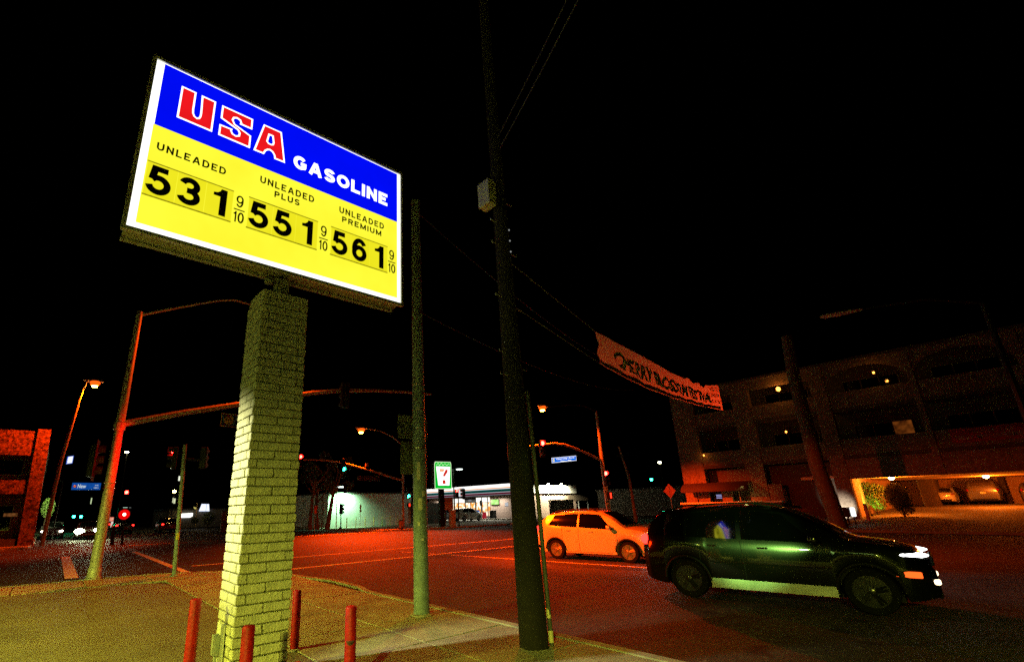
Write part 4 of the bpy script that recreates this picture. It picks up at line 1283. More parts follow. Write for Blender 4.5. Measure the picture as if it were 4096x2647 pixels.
# ================================================================== CARS
def car(name, label, p, loc, heading, group='cars', paint=WPAINT, lights=None, detail=2):
    """local x forward, y left, z up"""
    o = thing(name, label, p.get('cat', 'car'), loc, group, heading, local=True)
    L, W = p['L'], p['W'] / 2
    top, belt, plan = p['top'], p['belt'], p['plan']
    xr, xf, Rw = p['xr'], p['xf'], p['Rw']
    Ra = Rw + .055
    base = p.get('base', .24)
    xs = set([k[0] for k in top] + [k[0] for k in belt] + [k[0] for k in plan])
    n = 40 if detail > 1 else 22
    for k in range(n + 1):
        xs.add(round(-L / 2 + L * k / n, 3))
    for xw in (xr, xf):
        for k in range(9):
            xs.add(round(xw + Ra * math.cos(math.pi * k / 8), 3))
    xs = sorted(x for x in xs if -L / 2 <= x <= L / 2)
    xs2 = [xs[0]]
    for x in xs[1:]:
        if x - xs2[-1] > .012:
            xs2.append(x)
    xs = xs2

    def low(x):
        z = base + .10 * max(0, (abs(x) - L / 2 + .5) / .5) ** 2
        for xw in (xr, xf):
            d = Ra ** 2 - (x - xw) ** 2
            if d > 0:
                z = max(z, Rw + math.sqrt(d))
        return z

    def sec(x):
        zt, w_ = interp(top, x), interp(plan, x) * W
        zb = min(interp(belt, x), zt - .015)
        zl = min(low(x), zb - .06)
        hgt = zt - zb
        wt = w_ - .03 - hgt * p.get('tumble', .36)
        return [(0, zl + .01), (w_ - .22, zl), (w_ - .035, zl), (w_ - .008, zl + (zb - zl) * .18), (w_ + .012, zl + (zb - zl) * .55), (w_ + .004, zl + (zb - zl) * .82), (w_ - .022, zb),
                (lerp(w_ - .022, wt, .5) + .012, zb + hgt * .46), (wt, zb + hgt * .90), (wt - min(.10, hgt * .4 + .03), zt - .004), (wt * .5, zt + .018), (0, zt + .025)]

    rows_ = []
    for x in xs:
        s_ = sec(x)
        full = [(x, y_, z_) for y_, z_ in s_] + [(x, -y_, z_) for y_, z_ in reversed(s_[1:-1])]
        rows_.append(full + [full[0]])
    b = MB()
    b.grid(rows_)
    m = len(rows_[0])
    nf = len(b.v)
    b.f.append(tuple(range(m - 1)))
    b.f.append(tuple(reversed(range(nf - m, nf - 1))))
    me_o = b.build('body', paint, o, smooth=True)
    bm = bmesh.new()
    bm.from_mesh(me_o.data)
    bmesh.ops.remove_doubles(bm, verts=bm.verts, dist=.002)
    bmesh.ops.recalc_face_normals(bm, faces=bm.faces)
    bm.to_mesh(me_o.data)
    bm.free()
    for q in me_o.data.polygons:
        q.use_smooth = True
    me_o.data.set_sharp_from_angle(angle=R(38))

    def side(x, t, off=.012):
        s_ = sec(x)
        a, c_, d = s_[6], s_[7], s_[8]
        if t < .5:
            k = t / .5
            y_, z_ = lerp(a[0], c_[0], k), lerp(a[1], c_[1], k)
        else:
            k = (t - .5) / .5
            y_, z_ = lerp(c_[0], d[0], k), lerp(c_[1], d[1], k)
        return y_ + off, z_ + off * .3

    def flank(x, t, off=.006):
        s_ = sec(x)[2:7]
        k = t * 4
        i = min(3, int(k))
        k -= i
        return lerp(s_[i][0], s_[i + 1][0], k) + off, lerp(s_[i][1], s_[i + 1][1], k)

    for sgn in (1, -1):
        for (xb0, xb1, xt0, xt1) in p['win']:
            g_ = MB()
            rr = []
            for j in range(7):
                t = .06 + .88 * j / 6
                rw = []
                for i in range(9):
                    x = lerp(lerp(xb0, xb1, i / 8), lerp(xt0, xt1, i / 8), j / 6)
                    y_, z_ = side(x, t)
                    rw.append((x, sgn * y_, z_))
                rr.append(rw)
            g_.grid(rr)
            g_.build('side_window', GLASSD, o, smooth='all')
        if detail > 1:
            sm = MB()
            for x in p['seams']:
                sm.tube([(x + .02 * math.sin(t * 3), sgn * flank(x, t, .001)[0], flank(x, t)[1]) for t in (.08, .25, .4, .6, .8, 1.0)], .006, 5)
            xa, xb = p['seams'][0], p['seams'][-1]
            sm.tube([(lerp(xa, xb, k / 10), sgn * flank(lerp(xa, xb, k / 10), .08, .001)[0], flank(lerp(xa, xb, k / 10), .08)[1]) for k in range(11)], .006, 5)
            sm.build('door_seam', BLACKP, o)
            for x in p['handles']:
                y_, z_ = flank(x, .84, .0)
                MB().cbox((x, sgn * (y_ + .018), z_), (.17, .03, .028)).build('door_handle', p.get('trim', paint), o, bevel=.008)
            xm = p['mirror']
            y_, z_ = side(xm, .12, 0)
            MB().cbox((xm, sgn * (y_ + .10), z_ + .05), (.13, .20, .13)).build('mirror', paint, o, bevel=.04, seg=2, smooth=True)
            if p.get('sill'):
                sl = MB()
                rws = []
                for k in range(17):
                    x = lerp(xr + Ra + .02, xf - Ra - .02, k / 16)
                    rws.append([(x, sgn * flank(x, t, .014 + .06 * (1 - t / .26))[0], flank(x, t)[1]) for t in (0.0, .06, .12, .19, .26)])
                sl.grid(rws)
                sl.build('sill_trim', p['sill'], o, smooth='all')
            if p.get('rail'):
                rl_ = MB()
                rl_.tube([(x, sgn * (sec(x)[9][0] - .03), interp(top, x) + (.02 if k in (0, 6) else .065)) for k, x in enumerate([lerp(*p['rail'], k / 6) for k in range(7)])], .018, 6)
                rl_.build('roof_rail', p.get('railmat', BLACKP), o, smooth=True)
    # windscreens
    for nm, x0, x1 in (('windscreen', *p['ws']), ('rear_window', *p['rw'])):
        g_ = MB()
        rr = []
        for i in range(9):
            x = lerp(x0, x1, i / 8)
            s_ = sec(x)
            wy = max(.25, s_[9][0] - .05)
            rr.append([(x + (.010 if nm == 'windscreen' else -.010), wy * q, s_[11][1] + .012 - .022 * q * q) for q in (-1, -.6, -.3, 0, .3, .6, 1)])
        g_.grid(rr)
        g_.build(nm, GLASSD, o, smooth='all')
    # wheels
    for xw in (xr, xf):
        for sgn in (1, -1):
            yw = sgn * (W - .13)
            ax = (0, sgn, 0)
            wh = MB().lathe([(Rw * .66, -.10), (Rw * .94, -.10), (Rw, -.06), (Rw, .06), (Rw * .95, .10), (Rw * .70, .105), (Rw * .66, .08)], (xw, yw, Rw), ax, 28).build('wheel', RUBBER, o, smooth=True)
            rm = MB()
            rm.lathe([(Rw * .66, .085), (Rw * .68, .10), (Rw * .62, .10), (Rw * .60, .03), (Rw * .2, .02)], (xw, yw, Rw), ax, 24)
            for k in range(p.get('spokes', 5)):
                a = 2 * math.pi * k / p.get('spokes', 5) + .3
                for da in (-.13, .13):
                    d0 = Vector((math.cos(a + da * 2), 0, math.sin(a + da * 2)))
                    d1 = Vector((math.cos(a + da), 0, math.sin(a + da)))
                    c_ = Vector((xw, yw + sgn * .085, Rw))
                    rm.tube([c_ + d0 * Rw * .14, c_ + d1 * Rw * .63], [.026, .020], 5)
            rm.lathe([(.07, .06), (.07, .10), (.03, .115)], (xw, yw, Rw), ax, 12)
            rm.build('rim', p.get('rimmat', ALLOY), wh, smooth=True)
            if p.get('cladding') and detail > 1:
                cl = MB()
                pts = []
                for k in range(15):
                    a = math.pi * (k / 14)
                    x = xw + (Ra + .012) * math.cos(a)
                    z_ = Rw + (Ra + .012) * math.sin(a)
                    pts.append((x, sgn * (interp(plan, x) * W + .006), max(z_, .30)))
                cl.tube(pts, .024, 6)
                cl.build('arch_trim', BLACKP, o, smooth=True)
    MB().box((-L / 2 + .45, -W + .30, .20), (L / 2 - .45, W - .30, .55)).build('underbody', BLACKP, o)
    for xw in (xr, xf):
        MB().box((xw - Ra, -W + .28, .3), (xw + Ra, W - .28, Rw + Ra - .02)).build('wheel_well', BLACKP, o)
    # front: grille, bumper, plates
    zf = p['zf']
    MB().cbox((L / 2 - .015, 0, zf - .10), (.05, W * 1.0, .16)).build('grille', BLACKP, o, bevel=.02)
    MB().cbox((L / 2 - .03, 0, .36), (.07, W * 1.35, .13)).build('front_bumper_trim', BLACKP, o, bevel=.03)
    MB().cbox((-L / 2 + .02, 0, .38), (.07, W * 1.4, .16)).build('rear_bumper_trim', BLACKP, o, bevel=.03)
    MB().cbox((-L / 2 - .012, 0, p.get('zplate', .78)), (.012, .31, .16)).build('number_plate', SIGNWHITE, o)
    lights = lights or {}
    OFFH = pm('clear_lamp', (.5, .52, .52), .1, .3)
    OFFT = pm('tail_lamp', (.30, .012, .01), .15)
    for sgn in (1, -1):
        xh = L / 2 - p.get('hx', .20)
        yh = interp(plan, xh) * W
        hl = MB()
        hs = p.get('hl', (.26, .10, .085))
        hl.lathe([(math.sin(math.pi * q / 12), -math.cos(math.pi * q / 12)) for q in range(13)], (0, 0, 0), (1, 0, 0), 20)
        hl.v = [(xh + v[0] * hs[0] - .04 * v[1] * sgn, sgn * (yh - .10) + v[1] * hs[1] * 1.25 - sgn * .10 * max(0, v[0]), zf + v[2] * hs[2]) for v in hl.v]
        hl.build('headlight', lights.get('head', OFFH), o, smooth=True)
        xt = -L / 2 + .12
        yt = interp(plan, xt) * W
        tl = MB()
        ts = p.get('tl', (.16, .10, .12))
        tl.lathe([(0, -1), (.55, -.83), (.87, -.5), (1, 0), (.87, .5), (.55, .83), (0, 1)], (0, 0, 0), (0, 0, 1), 12)
        tl.v = [(xt + v[0] * ts[0], sgn * (yt - .09) + v[1] * ts[1], p['zt'] + v[2] * ts[2]) for v in tl.v]
        tl.build('tail_light', lights.get('tail', OFFT), o, smooth=True)
        if lights.get('fog'):
            MB().cbox((L / 2 - .10, sgn * (interp(plan, L / 2 - .1) * W - .10), .55), (.24, .14, .08)).build('fog_lamp', lights['fog'], o, bevel=.02)
        if lights.get('marker'):
            MB().cbox((L / 2 - .34, sgn * (interp(plan, L / 2 - .34) * W + .004), .66), (.34, .03, .095)).build('side_marker', lights['marker'], o, bevel=.012)
    return o


HEADW = em('headlight_glow', (1, .95, .75), 25)
HEADW2 = em('headlight_glow_soft', (1, 1, .95), 5)
TAILR = em('tail_glow', (1, .012, .008), 12)
MARK = em('marker_glow', (1, .10, .012), 2.2)
FOG = em('fog_glow', (1, .72, .42), 4)

CROSS = dict(L=4.35, W=1.78, xr=-1.30, xf=1.36, Rw=.335, zf=.80, zt=1.02,
             top=[(-2.17, .95), (-2.10, 1.12), (-1.95, 1.30), (-1.62, 1.55), (-1.2, 1.60), (-.6, 1.64), (0, 1.64), (.45, 1.60), (.85, 1.42), (1.18, 1.17), (1.32, 1.08), (1.8, 1.01), (2.02, .93), (2.12, .82), (2.175, .66)],
             belt=[(-2.17, .90), (-1.9, 1.16), (-1.0, 1.10), (0, 1.05), (1.0, 1.0), (1.5, .96), (2.0, .86), (2.175, .6)],
             plan=[(-2.175, .78), (-2.05, .90), (-1.7, .98), (-1, 1), (1, 1), (1.55, .98), (1.9, .90), (2.08, .78), (2.175, .66)],
             win=[(-1.58, -.42, -1.32, -.40), (-.33, .98, -.33, .42)], seams=(-1.02, -.37, 1.02), handles=(-.75, .10), mirror=.82, ws=(1.20, .48), rw=(-2.07, -1.66), rail=(-1.5, .3), cladding=True, zplate=.80, hl=(.30, .13, .10))
SUV = dict(L=4.62, W=1.88, xr=-1.40, xf=1.46, Rw=.365, zf=.95, zt=1.10, tumble=.29,
           top=[(-2.31, 1.0), (-2.25, 1.18), (-2.12, 1.42), (-1.85, 1.68), (-1.2, 1.74), (-.6, 1.77), (0, 1.76), (.42, 1.70), (.85, 1.48), (1.2, 1.24), (1.35, 1.17), (1.9, 1.10), (2.12, 1.02), (2.24, .88), (2.31, .70)],
           belt=[(-2.31, .95), (-2.05, 1.17), (-1.0, 1.13), (0, 1.10), (1.0, 1.08), (1.6, 1.04), (2.1, .95), (2.31, .62)],
           plan=[(-2.31, .78), (-2.15, .92), (-1.8, .985), (-1, 1), (1, 1), (1.65, .985), (2.0, .91), (2.2, .80), (2.31, .68)],
           win=[(-2.0, -1.42, -1.75, -1.36), (-1.32, -.40, -1.28, -.38), (-.31, .98, -.31, .40)], seams=(-1.12, -.35, 1.02), handles=(-.85, .02), mirror=.84, ws=(1.20, .46), rw=(-2.22, -1.92), rail=(-1.7, .25), cladding=True, zplate=.9, hl=(.27, .085, .050), hx=.30, sill=pm('sill_silver', (.42, .44, .40), .45, .3), railmat=DARK, rimmat=pm('dark_alloy', (.06, .06, .06), .25, .8))
SEDAN = dict(L=4.6, W=1.80, xr=-1.35, xf=1.38, Rw=.32, zf=.68, zt=.86,
             top=[(-2.3, .80), (-2.24, .96), (-1.75, 1.03), (-1.55, 1.06), (-1.1, 1.30), (-.7, 1.42), (0, 1.45), (.4, 1.40), (.8, 1.20), (1.15, 1.0), (1.3, .95), (1.9, .86), (2.15, .76), (2.3, .58)],
             belt=[(-2.3, .75), (-1.7, .95), (0, .93), (1.0, .90), (1.8, .80), (2.3, .52)],
             plan=[(-2.3, .80), (-2.15, .92), (-1.7, .98), (-1, 1), (1, 1), (1.65, .98), (2.05, .88), (2.3, .68)],
             win=[(-1.35, -.36, -1.02, -.34), (-.28, .98, -.28, .42)], seams=(-1.0, -.32, 1.02), handles=(-.7, .10), mirror=.8, ws=(1.16, .44), rw=(-1.58, -1.02), zplate=.72, hl=(.26, .11, .07), tl=(.14, .13, .075))
VAN = dict(SUV)
VAN.update(L=4.5, W=1.95, top=[(-2.25, 1.0), (-2.2, 1.3), (-2.1, 1.70), (-1.9, 1.86), (-1.0, 1.90), (.3, 1.88), (.8, 1.66), (1.3, 1.30), (1.5, 1.18), (2.0, 1.06), (2.2, .9), (2.25, .7)], rw=(-2.17, -2.0), win=[(-2.0, -1.1, -1.85, -1.1), (-1.0, -.1, -1.0, -.1), (0, 1.15, 0, .7)], ws=(1.32, .75), sill=None)

hd = R(-90 + 8)
car('moving_car', 'pale crossover car glowing orange under the street lamps on the road', dict(CROSS, cat='car'), (15.95, 10.75, ZR), hd, 'cars driving on the road', WPAINT, dict(head=HEADW, tail=TAILR, fog=FOG))
car('moving_suv', 'black SUV with green reflections along its side, nearest car on the road', dict(SUV, cat='suv'), (11.85, 3.98, ZR), hd, 'cars driving on the road', KPAINT, dict(head=HEADW2, tail=TAILR, marker=MARK, fog=FOG))
lamp('SPOT', (15.37, 8.35, .55), 900, (1, 1, .9), None, to=(16.2, 2.0, -.1), size=.08, angle=50, blend=.7)
lamp('POINT', (10.25, 6.45, .95), 26, (1, .02, .0), None, size=.1)
# parked cars at the store
for k, (x_, y_, pm_, lab) in enumerate(((44.6, 50.0, pm('store_car_white', (.55, .58, .50), .3, .1, coat=.8), 'white hatchback parked facing the store front'),
                                        (43.6, 53.4, GPAINT, 'dark car parked behind the green pylon column'),
                                        (43.2, 56.6, GPAINT, 'dark car parked left of the green pylon column'),
                                        (42.4, 60.8, WPAINT, 'pale car parked far left at the store beside the metal pole'))):
    car('parked_car', lab, dict(CROSS if k in (0, 1) else SEDAN, cat='car'), (x_, y_, -.018), R(0), 'cars parked at the store', pm_, detail=1)
# cars in the open garage
car('parked_car', 'white sedan parked in the open garage at right', dict(SEDAN, cat='car'), (61.2, 6.55, 1.0), R(0), 'cars parked in the garage', WPAINT, detail=1)
car('parked_van', 'dark minivan parked in the open garage at right', dict(VAN, cat='van'), (61.2, 4.10, 1.0), R(0), 'cars parked in the garage', GPAINT, detail=1)
car('parked_car', 'dark car at the right end of the open garage', dict(CROSS, cat='car'), (61.0, 1.35, 1.0), R(0), 'cars parked in the garage', GPAINT, detail=1)
# distant traffic
car('distant_car', 'oncoming car with blazing headlights behind the near signal pole', dict(SEDAN, cat='car', hl=(.2, .26, .22)), (3.0, 53.0, ZR), R(-90), 'distant traffic', GPAINT, dict(head=em('distant_headlight', (.85, 1, .55), 160)), detail=1)
lamp('SPOT', (2.7, 50.4, .58), 900, (.9, 1, .66), None, to=(1.4, 18, .5), size=.1, angle=16, blend=1.0)
lamp('SPOT', (4.0, 50.4, .58), 900, (.9, 1, .66), None, to=(3.2, 17, .7), size=.1, angle=16, blend=1.0)
car('distant_car', 'car with small warm headlights left of the blazing one', dict(SEDAN, cat='car'), (0.6, 58.0, ZR), R(-90), 'distant traffic', GPAINT, dict(head=em('distant_headlight_warm', (1, .86, .6), 30)), detail=1)
car('distant_car', 'dark red car with two red tail lights beside the thin pedestrian pole', dict(SEDAN, cat='car'), (10.65, 62.0, ZR), R(90), 'distant traffic', RPAINT, dict(tail=TAILR), detail=1)
car('distant_car', 'car with red tail lights below the big red signal', dict(SEDAN, cat='car'), (6.75, 64.5, ZR), R(90), 'distant traffic', GPAINT, dict(tail=TAILR), detail=1)
car('distant_car', 'farthest car with one small red tail light right of the near signal pole', dict(SEDAN, cat='car'), (5.6, 76, ZR), R(90), 'distant traffic', GPAINT, dict(tail=TAILR), detail=1)

# ================================================================== LEFT DISTANCE
rb = thing('corner_building', 'red-lit stucco building with wide frame columns at the left edge', 'building', (-6, 46, 0))
MB().prism([(-1.22, 42.5, 0), (-.42, 42.5, 0), (-.72, 42.5, 7.6), (-1.42, 42.5, 7.6)], (0, .8, 0)).build('column', MURAL, rb)
MB().box((-20, 42.62, 5.80), (-1.25, 43.2, 7.45)).build('top_band', MURAL, rb)
MB().box((-20, 42.62, 3.28), (-1.32, 43.2, 4.16)).build('middle_band', MURAL, rb)
MB().box((-20, 43.6, 0), (-.75, 60, 7.3)).build('wall', DWALL, rb)
MB().box((-20, 42.62, 0), (-1.35, 43.3, .45)).build('plinth', DWALL, rb)
for k in range(5):
    x0 = -3.9 - k * 2.4
    wf = MB().box((x0, 43.55, .9), (x0 + 2.1, 43.6, 2.6)).build('window', MULL, rb)
    MB().box((x0 + .08, 43.53, .98), (x0 + 2.02, 43.549, 2.52)).build('pane', GLASSD, wf)
    wf = MB().box((x0, 43.55, 4.5), (x0 + 2.1, 43.6, 5.6)).build('window', MULL, rb)
    MB().box((x0 + .08, 43.53, 4.58), (x0 + 2.02, 43.549, 5.52)).build('pane', GLASSD, wf)
MB().box((-2.25, 43.0, 1.85), (-1.55, 43.02, 2.06)).build('shop_sign', em('dim_shop_sign', (.34, .12, .03), .6, var=.8, scale=6), rb)
# left street lamp with leaning pole
sl_ = thing('street_lamp', 'sodium street lamp glowing orange at the far left', 'street lamp', (0.3, 40.6, 0), 'sodium street lamps')
pole_tube([(0.05, 40.6, 0), (.15, 40.6, 5.0), (.32, 40.6, 7.2), (.48, 40.6, 9.4), (.6, 40.6, 10.4), (.75, 40.6, 10.9)], [.13, .11, .10, .085, .07, .045], GALV, 'pole', sl_)
c4 = cobra(sl_, (.62, 40.6, 10.95), (1, 0, 0), s=1.4)
lamp('SPOT', (c4.x, c4.y, c4.z - .60), 6500, SODIUM, sl_, to=(c4.x - 4.5, c4.y + 1.0, 0), size=.2, angle=120, blend=.5)
t = blade('bus_sign', 'small lit blue and white sign on the far left lamp pole', 'sign', (.47, 41.9, 5.22), (.34, 0, .08), .36, .52, em('lit_panel_white', (.9, .93, 1), 1.1), .03, txtmat=em('lit_panel_blue', (.02, .12, .8), .8))
for z0, z1, x1 in ((5.60, 5.73, .80), (5.47, 5.56, .72), (5.28, 5.42, .78)):
    MB().prism([(.50, 41.888, z0), (x1, 41.888 + (x1 - .5) * .235, z0), (x1, 41.888 + (x1 - .5) * .235, z1), (.50, 41.888, z1)], (0, .006, 0)).build('blue_stripe', MATS['lit_panel_blue'], t)
# leafy lit tree far left
ft = thing('lit_tree', 'bright green lit foliage between the left building and lamp pole', 'tree', (0.0, 56, 0))
pole_tube([(.05, 56.3, 0), (0, 56.3, 2.2)], [.14, .10], BARK, 'trunk', ft, 8)
cr = MB()
leaves(cr, (-.02, 56, 2.55), (.50, .4, .85), 900, .085)
cr.build('crown', LEAF, ft, fix=False)
lamp('SPOT', (0.3, 51.5, 4.6), 4200, (.85, 1, .42), ft, to=(0, 56, 2.5), size=.2, angle=30, blend=.5)
fg = thing('yard_lamp', 'small wall lamp above the lit foliage far left', 'lamp', (0.3, 51.4, 0))
pole_tube([(.62, 51.4, 0), (.62, 51.4, 4.6), (.3, 51.4, 4.75)], .04, DARK, 'pole', fg, 6)
MB().box((.15, 51.3, 4.65), (.45, 51.5, 4.75)).build('shade', DARK, fg)
# far white star lamp, green signals, red signals, signs
o = thing('street_lamp', 'small white star-bright lamp high behind the near signal pole', 'street lamp', (7.5, 80, 0))
pole_tube([(7.6, 80, 0), (7.55, 80, 10.1)], .08, DARK, 'pole', o, 8)
MB().lathe([(.05, -.1), (.20, -.05), (.22, .05), (.1, .12)], (7.5, 79.9, 10.26), n=12).build('lamp_head', em('star_lamp', (1, .85, .4), 120), o, smooth=True)
signal('left of two small distant green signals beside the blazing headlights', (2.63, 75, 1.75), R(0), lit='green', s=1.0, power=60, n=1)
signal('right of two small distant green signals beside the blazing headlights', (3.34, 75, 1.72), R(0), lit='green', s=1.0, power=60, n=1)
signal('upper distant red arrow signal right of the near signal pole', (6.17, 60, 4.04), R(0), lit='red', s=1.15, power=30, n=1)
o = thing('signal_glow_disc', 'big round disc standing for the red glow of a signal, low right of the near signal pole', 'light', (6.28, 60, 0))
MB().lathe([(.50, 0), (.48, .05), (.34, .09), (0, .10)], (6.28, 60, 1.84), (0, -1, 0), 24).build('lens', em('glow_disc_red', (1, .004, .003), 1.1, col2=(.55, .0, .0), scale=9), o, smooth=True)  # oversized glowing disc, stands for the haze around a red signal
MB().lathe([(.15, .08), (.14, .13), (.07, .17), (0, .18)], (6.28, 60, 1.84), (0, -1, 0), 16).build('lamp_core', em('glow_disc_core', (1, .35, .25), 12), o, smooth=True)
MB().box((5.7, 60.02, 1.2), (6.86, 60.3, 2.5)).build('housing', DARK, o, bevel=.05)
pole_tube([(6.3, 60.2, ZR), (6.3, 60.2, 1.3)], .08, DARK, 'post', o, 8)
for k, (x_, yy, lab) in enumerate(((3.75, 40, 'thick dark post right of the near signal pole'), (4.32, 40, 'thin dark post right of the near signal pole'))):
    o = thing('dark_post', lab, 'post', (x_, yy, 0), 'dark posts across the junction')
    pole_tube([(x_, yy, ZR), (x_ - .05, yy, 1.05 - .3 * k)], .10 - .03 * k, DARK, 'shaft', o, 8)
    MB().lathe([(.16, 0), (.14, .06)], (x_, yy, ZR), n=8).build('base', DARK, o)
for k, (x0, z0, w_, h_, lab) in enumerate(((9.14, 2.37, .56, .58, 'larger small green road sign above the big red signal'), (9.96, 2.39, .2, .5, 'narrow green road sign above the big red signal'))):
    blade('road_sign', lab, 'sign', (x0, 90, z0), (1, 0, 0), w_, h_, em('far_sign_green', (.12, .62, .30), 1.0, col2=(.5, 1, .7), scale=4), .03, txtmat=em('far_sign_white', (.9, 1, .95), 1.0), group='far green road signs')
for (x0, z0, w_, h_, m_, lab) in ((6.77, 1.03, .46, .53, em('far_gas_red', (.8, .05, .04), .9, col2=(.9, .6, .4), scale=5), 'tiny red and white lit price sign in the distance'), (7.0, .25, .25, .75, em('far_gas_white', (1, .8, .7), .9, var=.4, scale=4), 'tiny pale lit strip under the distant red sign')):
    blade('shop_sign', lab, 'sign', (x0, 80, z0), (1, 0, 0), w_, h_, m_, .0, group='far lit shop signs')
# lamp with banners
lm_ = thing('street_lamp', 'warm street lamp with two pale banners behind the thin pedestrian pole', 'street lamp', (12.4, 70, 0), 'sodium street lamps')
pole_tube([(12.42, 70, 0), (12.42, 70, 4.4)], .06, DARK, 'pole', lm_, 8)
MB().lathe([(.04, -.14), (.17, -.1), (.2, .02), (.12, .16), (.02, .2)], (12.42, 70, 4.52), n=12).build('globe', em('globe_glow', (1, .55, .12), 80), lm_, smooth=True)
MB().box((12.32, 69.9, 3.15), (12.42, 69.93, 3.75)).build('banner', em('lit_banner', (.85, .9, .55), .9, var=.3, scale=6), lm_)
MB().box((12.45, 69.88, 3.05), (12.66, 69.91, 3.68)).build('banner', em('lit_banner', (.85, .9, .55), .9), lm_)
blade('hanging_sign', 'small white hanging sign above the warm street lamp', 'sign', (7.25, 40, 4.10), (1, 0, 0), .12, .34, em('lit_panel_white2', (.95, 1, .8), 1.0), 0, texts=())
blade('arrow_sign', 'thin pale sign left of the near signal pole under the street name', 'sign', (2.42, 45, 2.62), (1, 0, 0), .07, .44, em('arrow_glow', (.6, .75, .4), .9), 0)
sm_ = thing('shop_building', 'low dark shop row far behind the thin pedestrian pole', 'building', (16, 78, 0))
MB().box((12.5, 72, 0), (22, 84, 2.3)).build('wall', DWALL, sm_)
MB().box((12.4, 71.9, 2.3), (22.1, 84.1, 2.45)).build('roof', DARK, sm_)
MB().prism([(13.85, 71.8, 1.28), (15.0, 71.8, 1.28), (15.3, 71.8, 1.45), (15.3, 71.8, 1.85), (13.85, 71.8, 1.80)], (0, .1, 0)).build('lit_panel', em('lit_shop_panel', (1, .98, .85), 1.8), sm_)
MB().prism([(16.0, 71.7, 2.05), (17.3, 71.7, 2.03), (17.15, 71.7, 2.95), (16.25, 71.7, 2.98)], (0, .12, 0)).build('lit_sign', em('lit_shop_sign', (.75, .82, 1), 1.5, var=.1), sm_)
MB().box((16.82, 71.66, 2.05), (16.86, 71.69, 2.95)).build('sign_bar', em('shop_sign_bar', (.05, .1, .5), .6), sm_)
bs = thing('shrub', 'ragged shrub under the far lit sign', 'shrub', (17, 70, 0))
cr = MB()
leaves(cr, (16.9, 70, 1.1), (.8, .5, .85), 500, .12)
leaves(cr, (15.3, 70, .9), (.5, .4, .4), 200, .12)
cr.build('foliage', LEAF, bs, fix=False)
pole_tube([(16.9, 70, 0), (16.9, 70, .7)], .06, BARK, 'stem', bs, 6)
lamp('POINT', (16.0, 70.0, 3.2), 30, (1, .75, .35), sm_, size=.2)
sp = thing('flag_pole', 'thin lit pole with pennant by the far shop', 'pole', (15.55, 71, 0))
pole_tube([(15.6, 71, 0), (15.5, 71, 3.1)], [.06, .02], pm('lit_wood', (.5, .35, .1), .8), 'pole', sp, 6)
MB().add([(15.5, 71, 2.5), (15.1, 71, 2.62), (15.2, 71, 2.38), (15.4, 71, 2.30)], [(0, 1, 2, 3)]).build('pennant', em('pennant_glow', (.7, .6, .15), .7), sp)

# ================================================================== APARTMENT BUILDING (right)
ab = thing('apartment_building', 'large dark beige apartment building with balconies and open garage at right', 'building', (50, 5, 0))
FXB = 44.0
Y0, Y1 = -14.0, 20.5
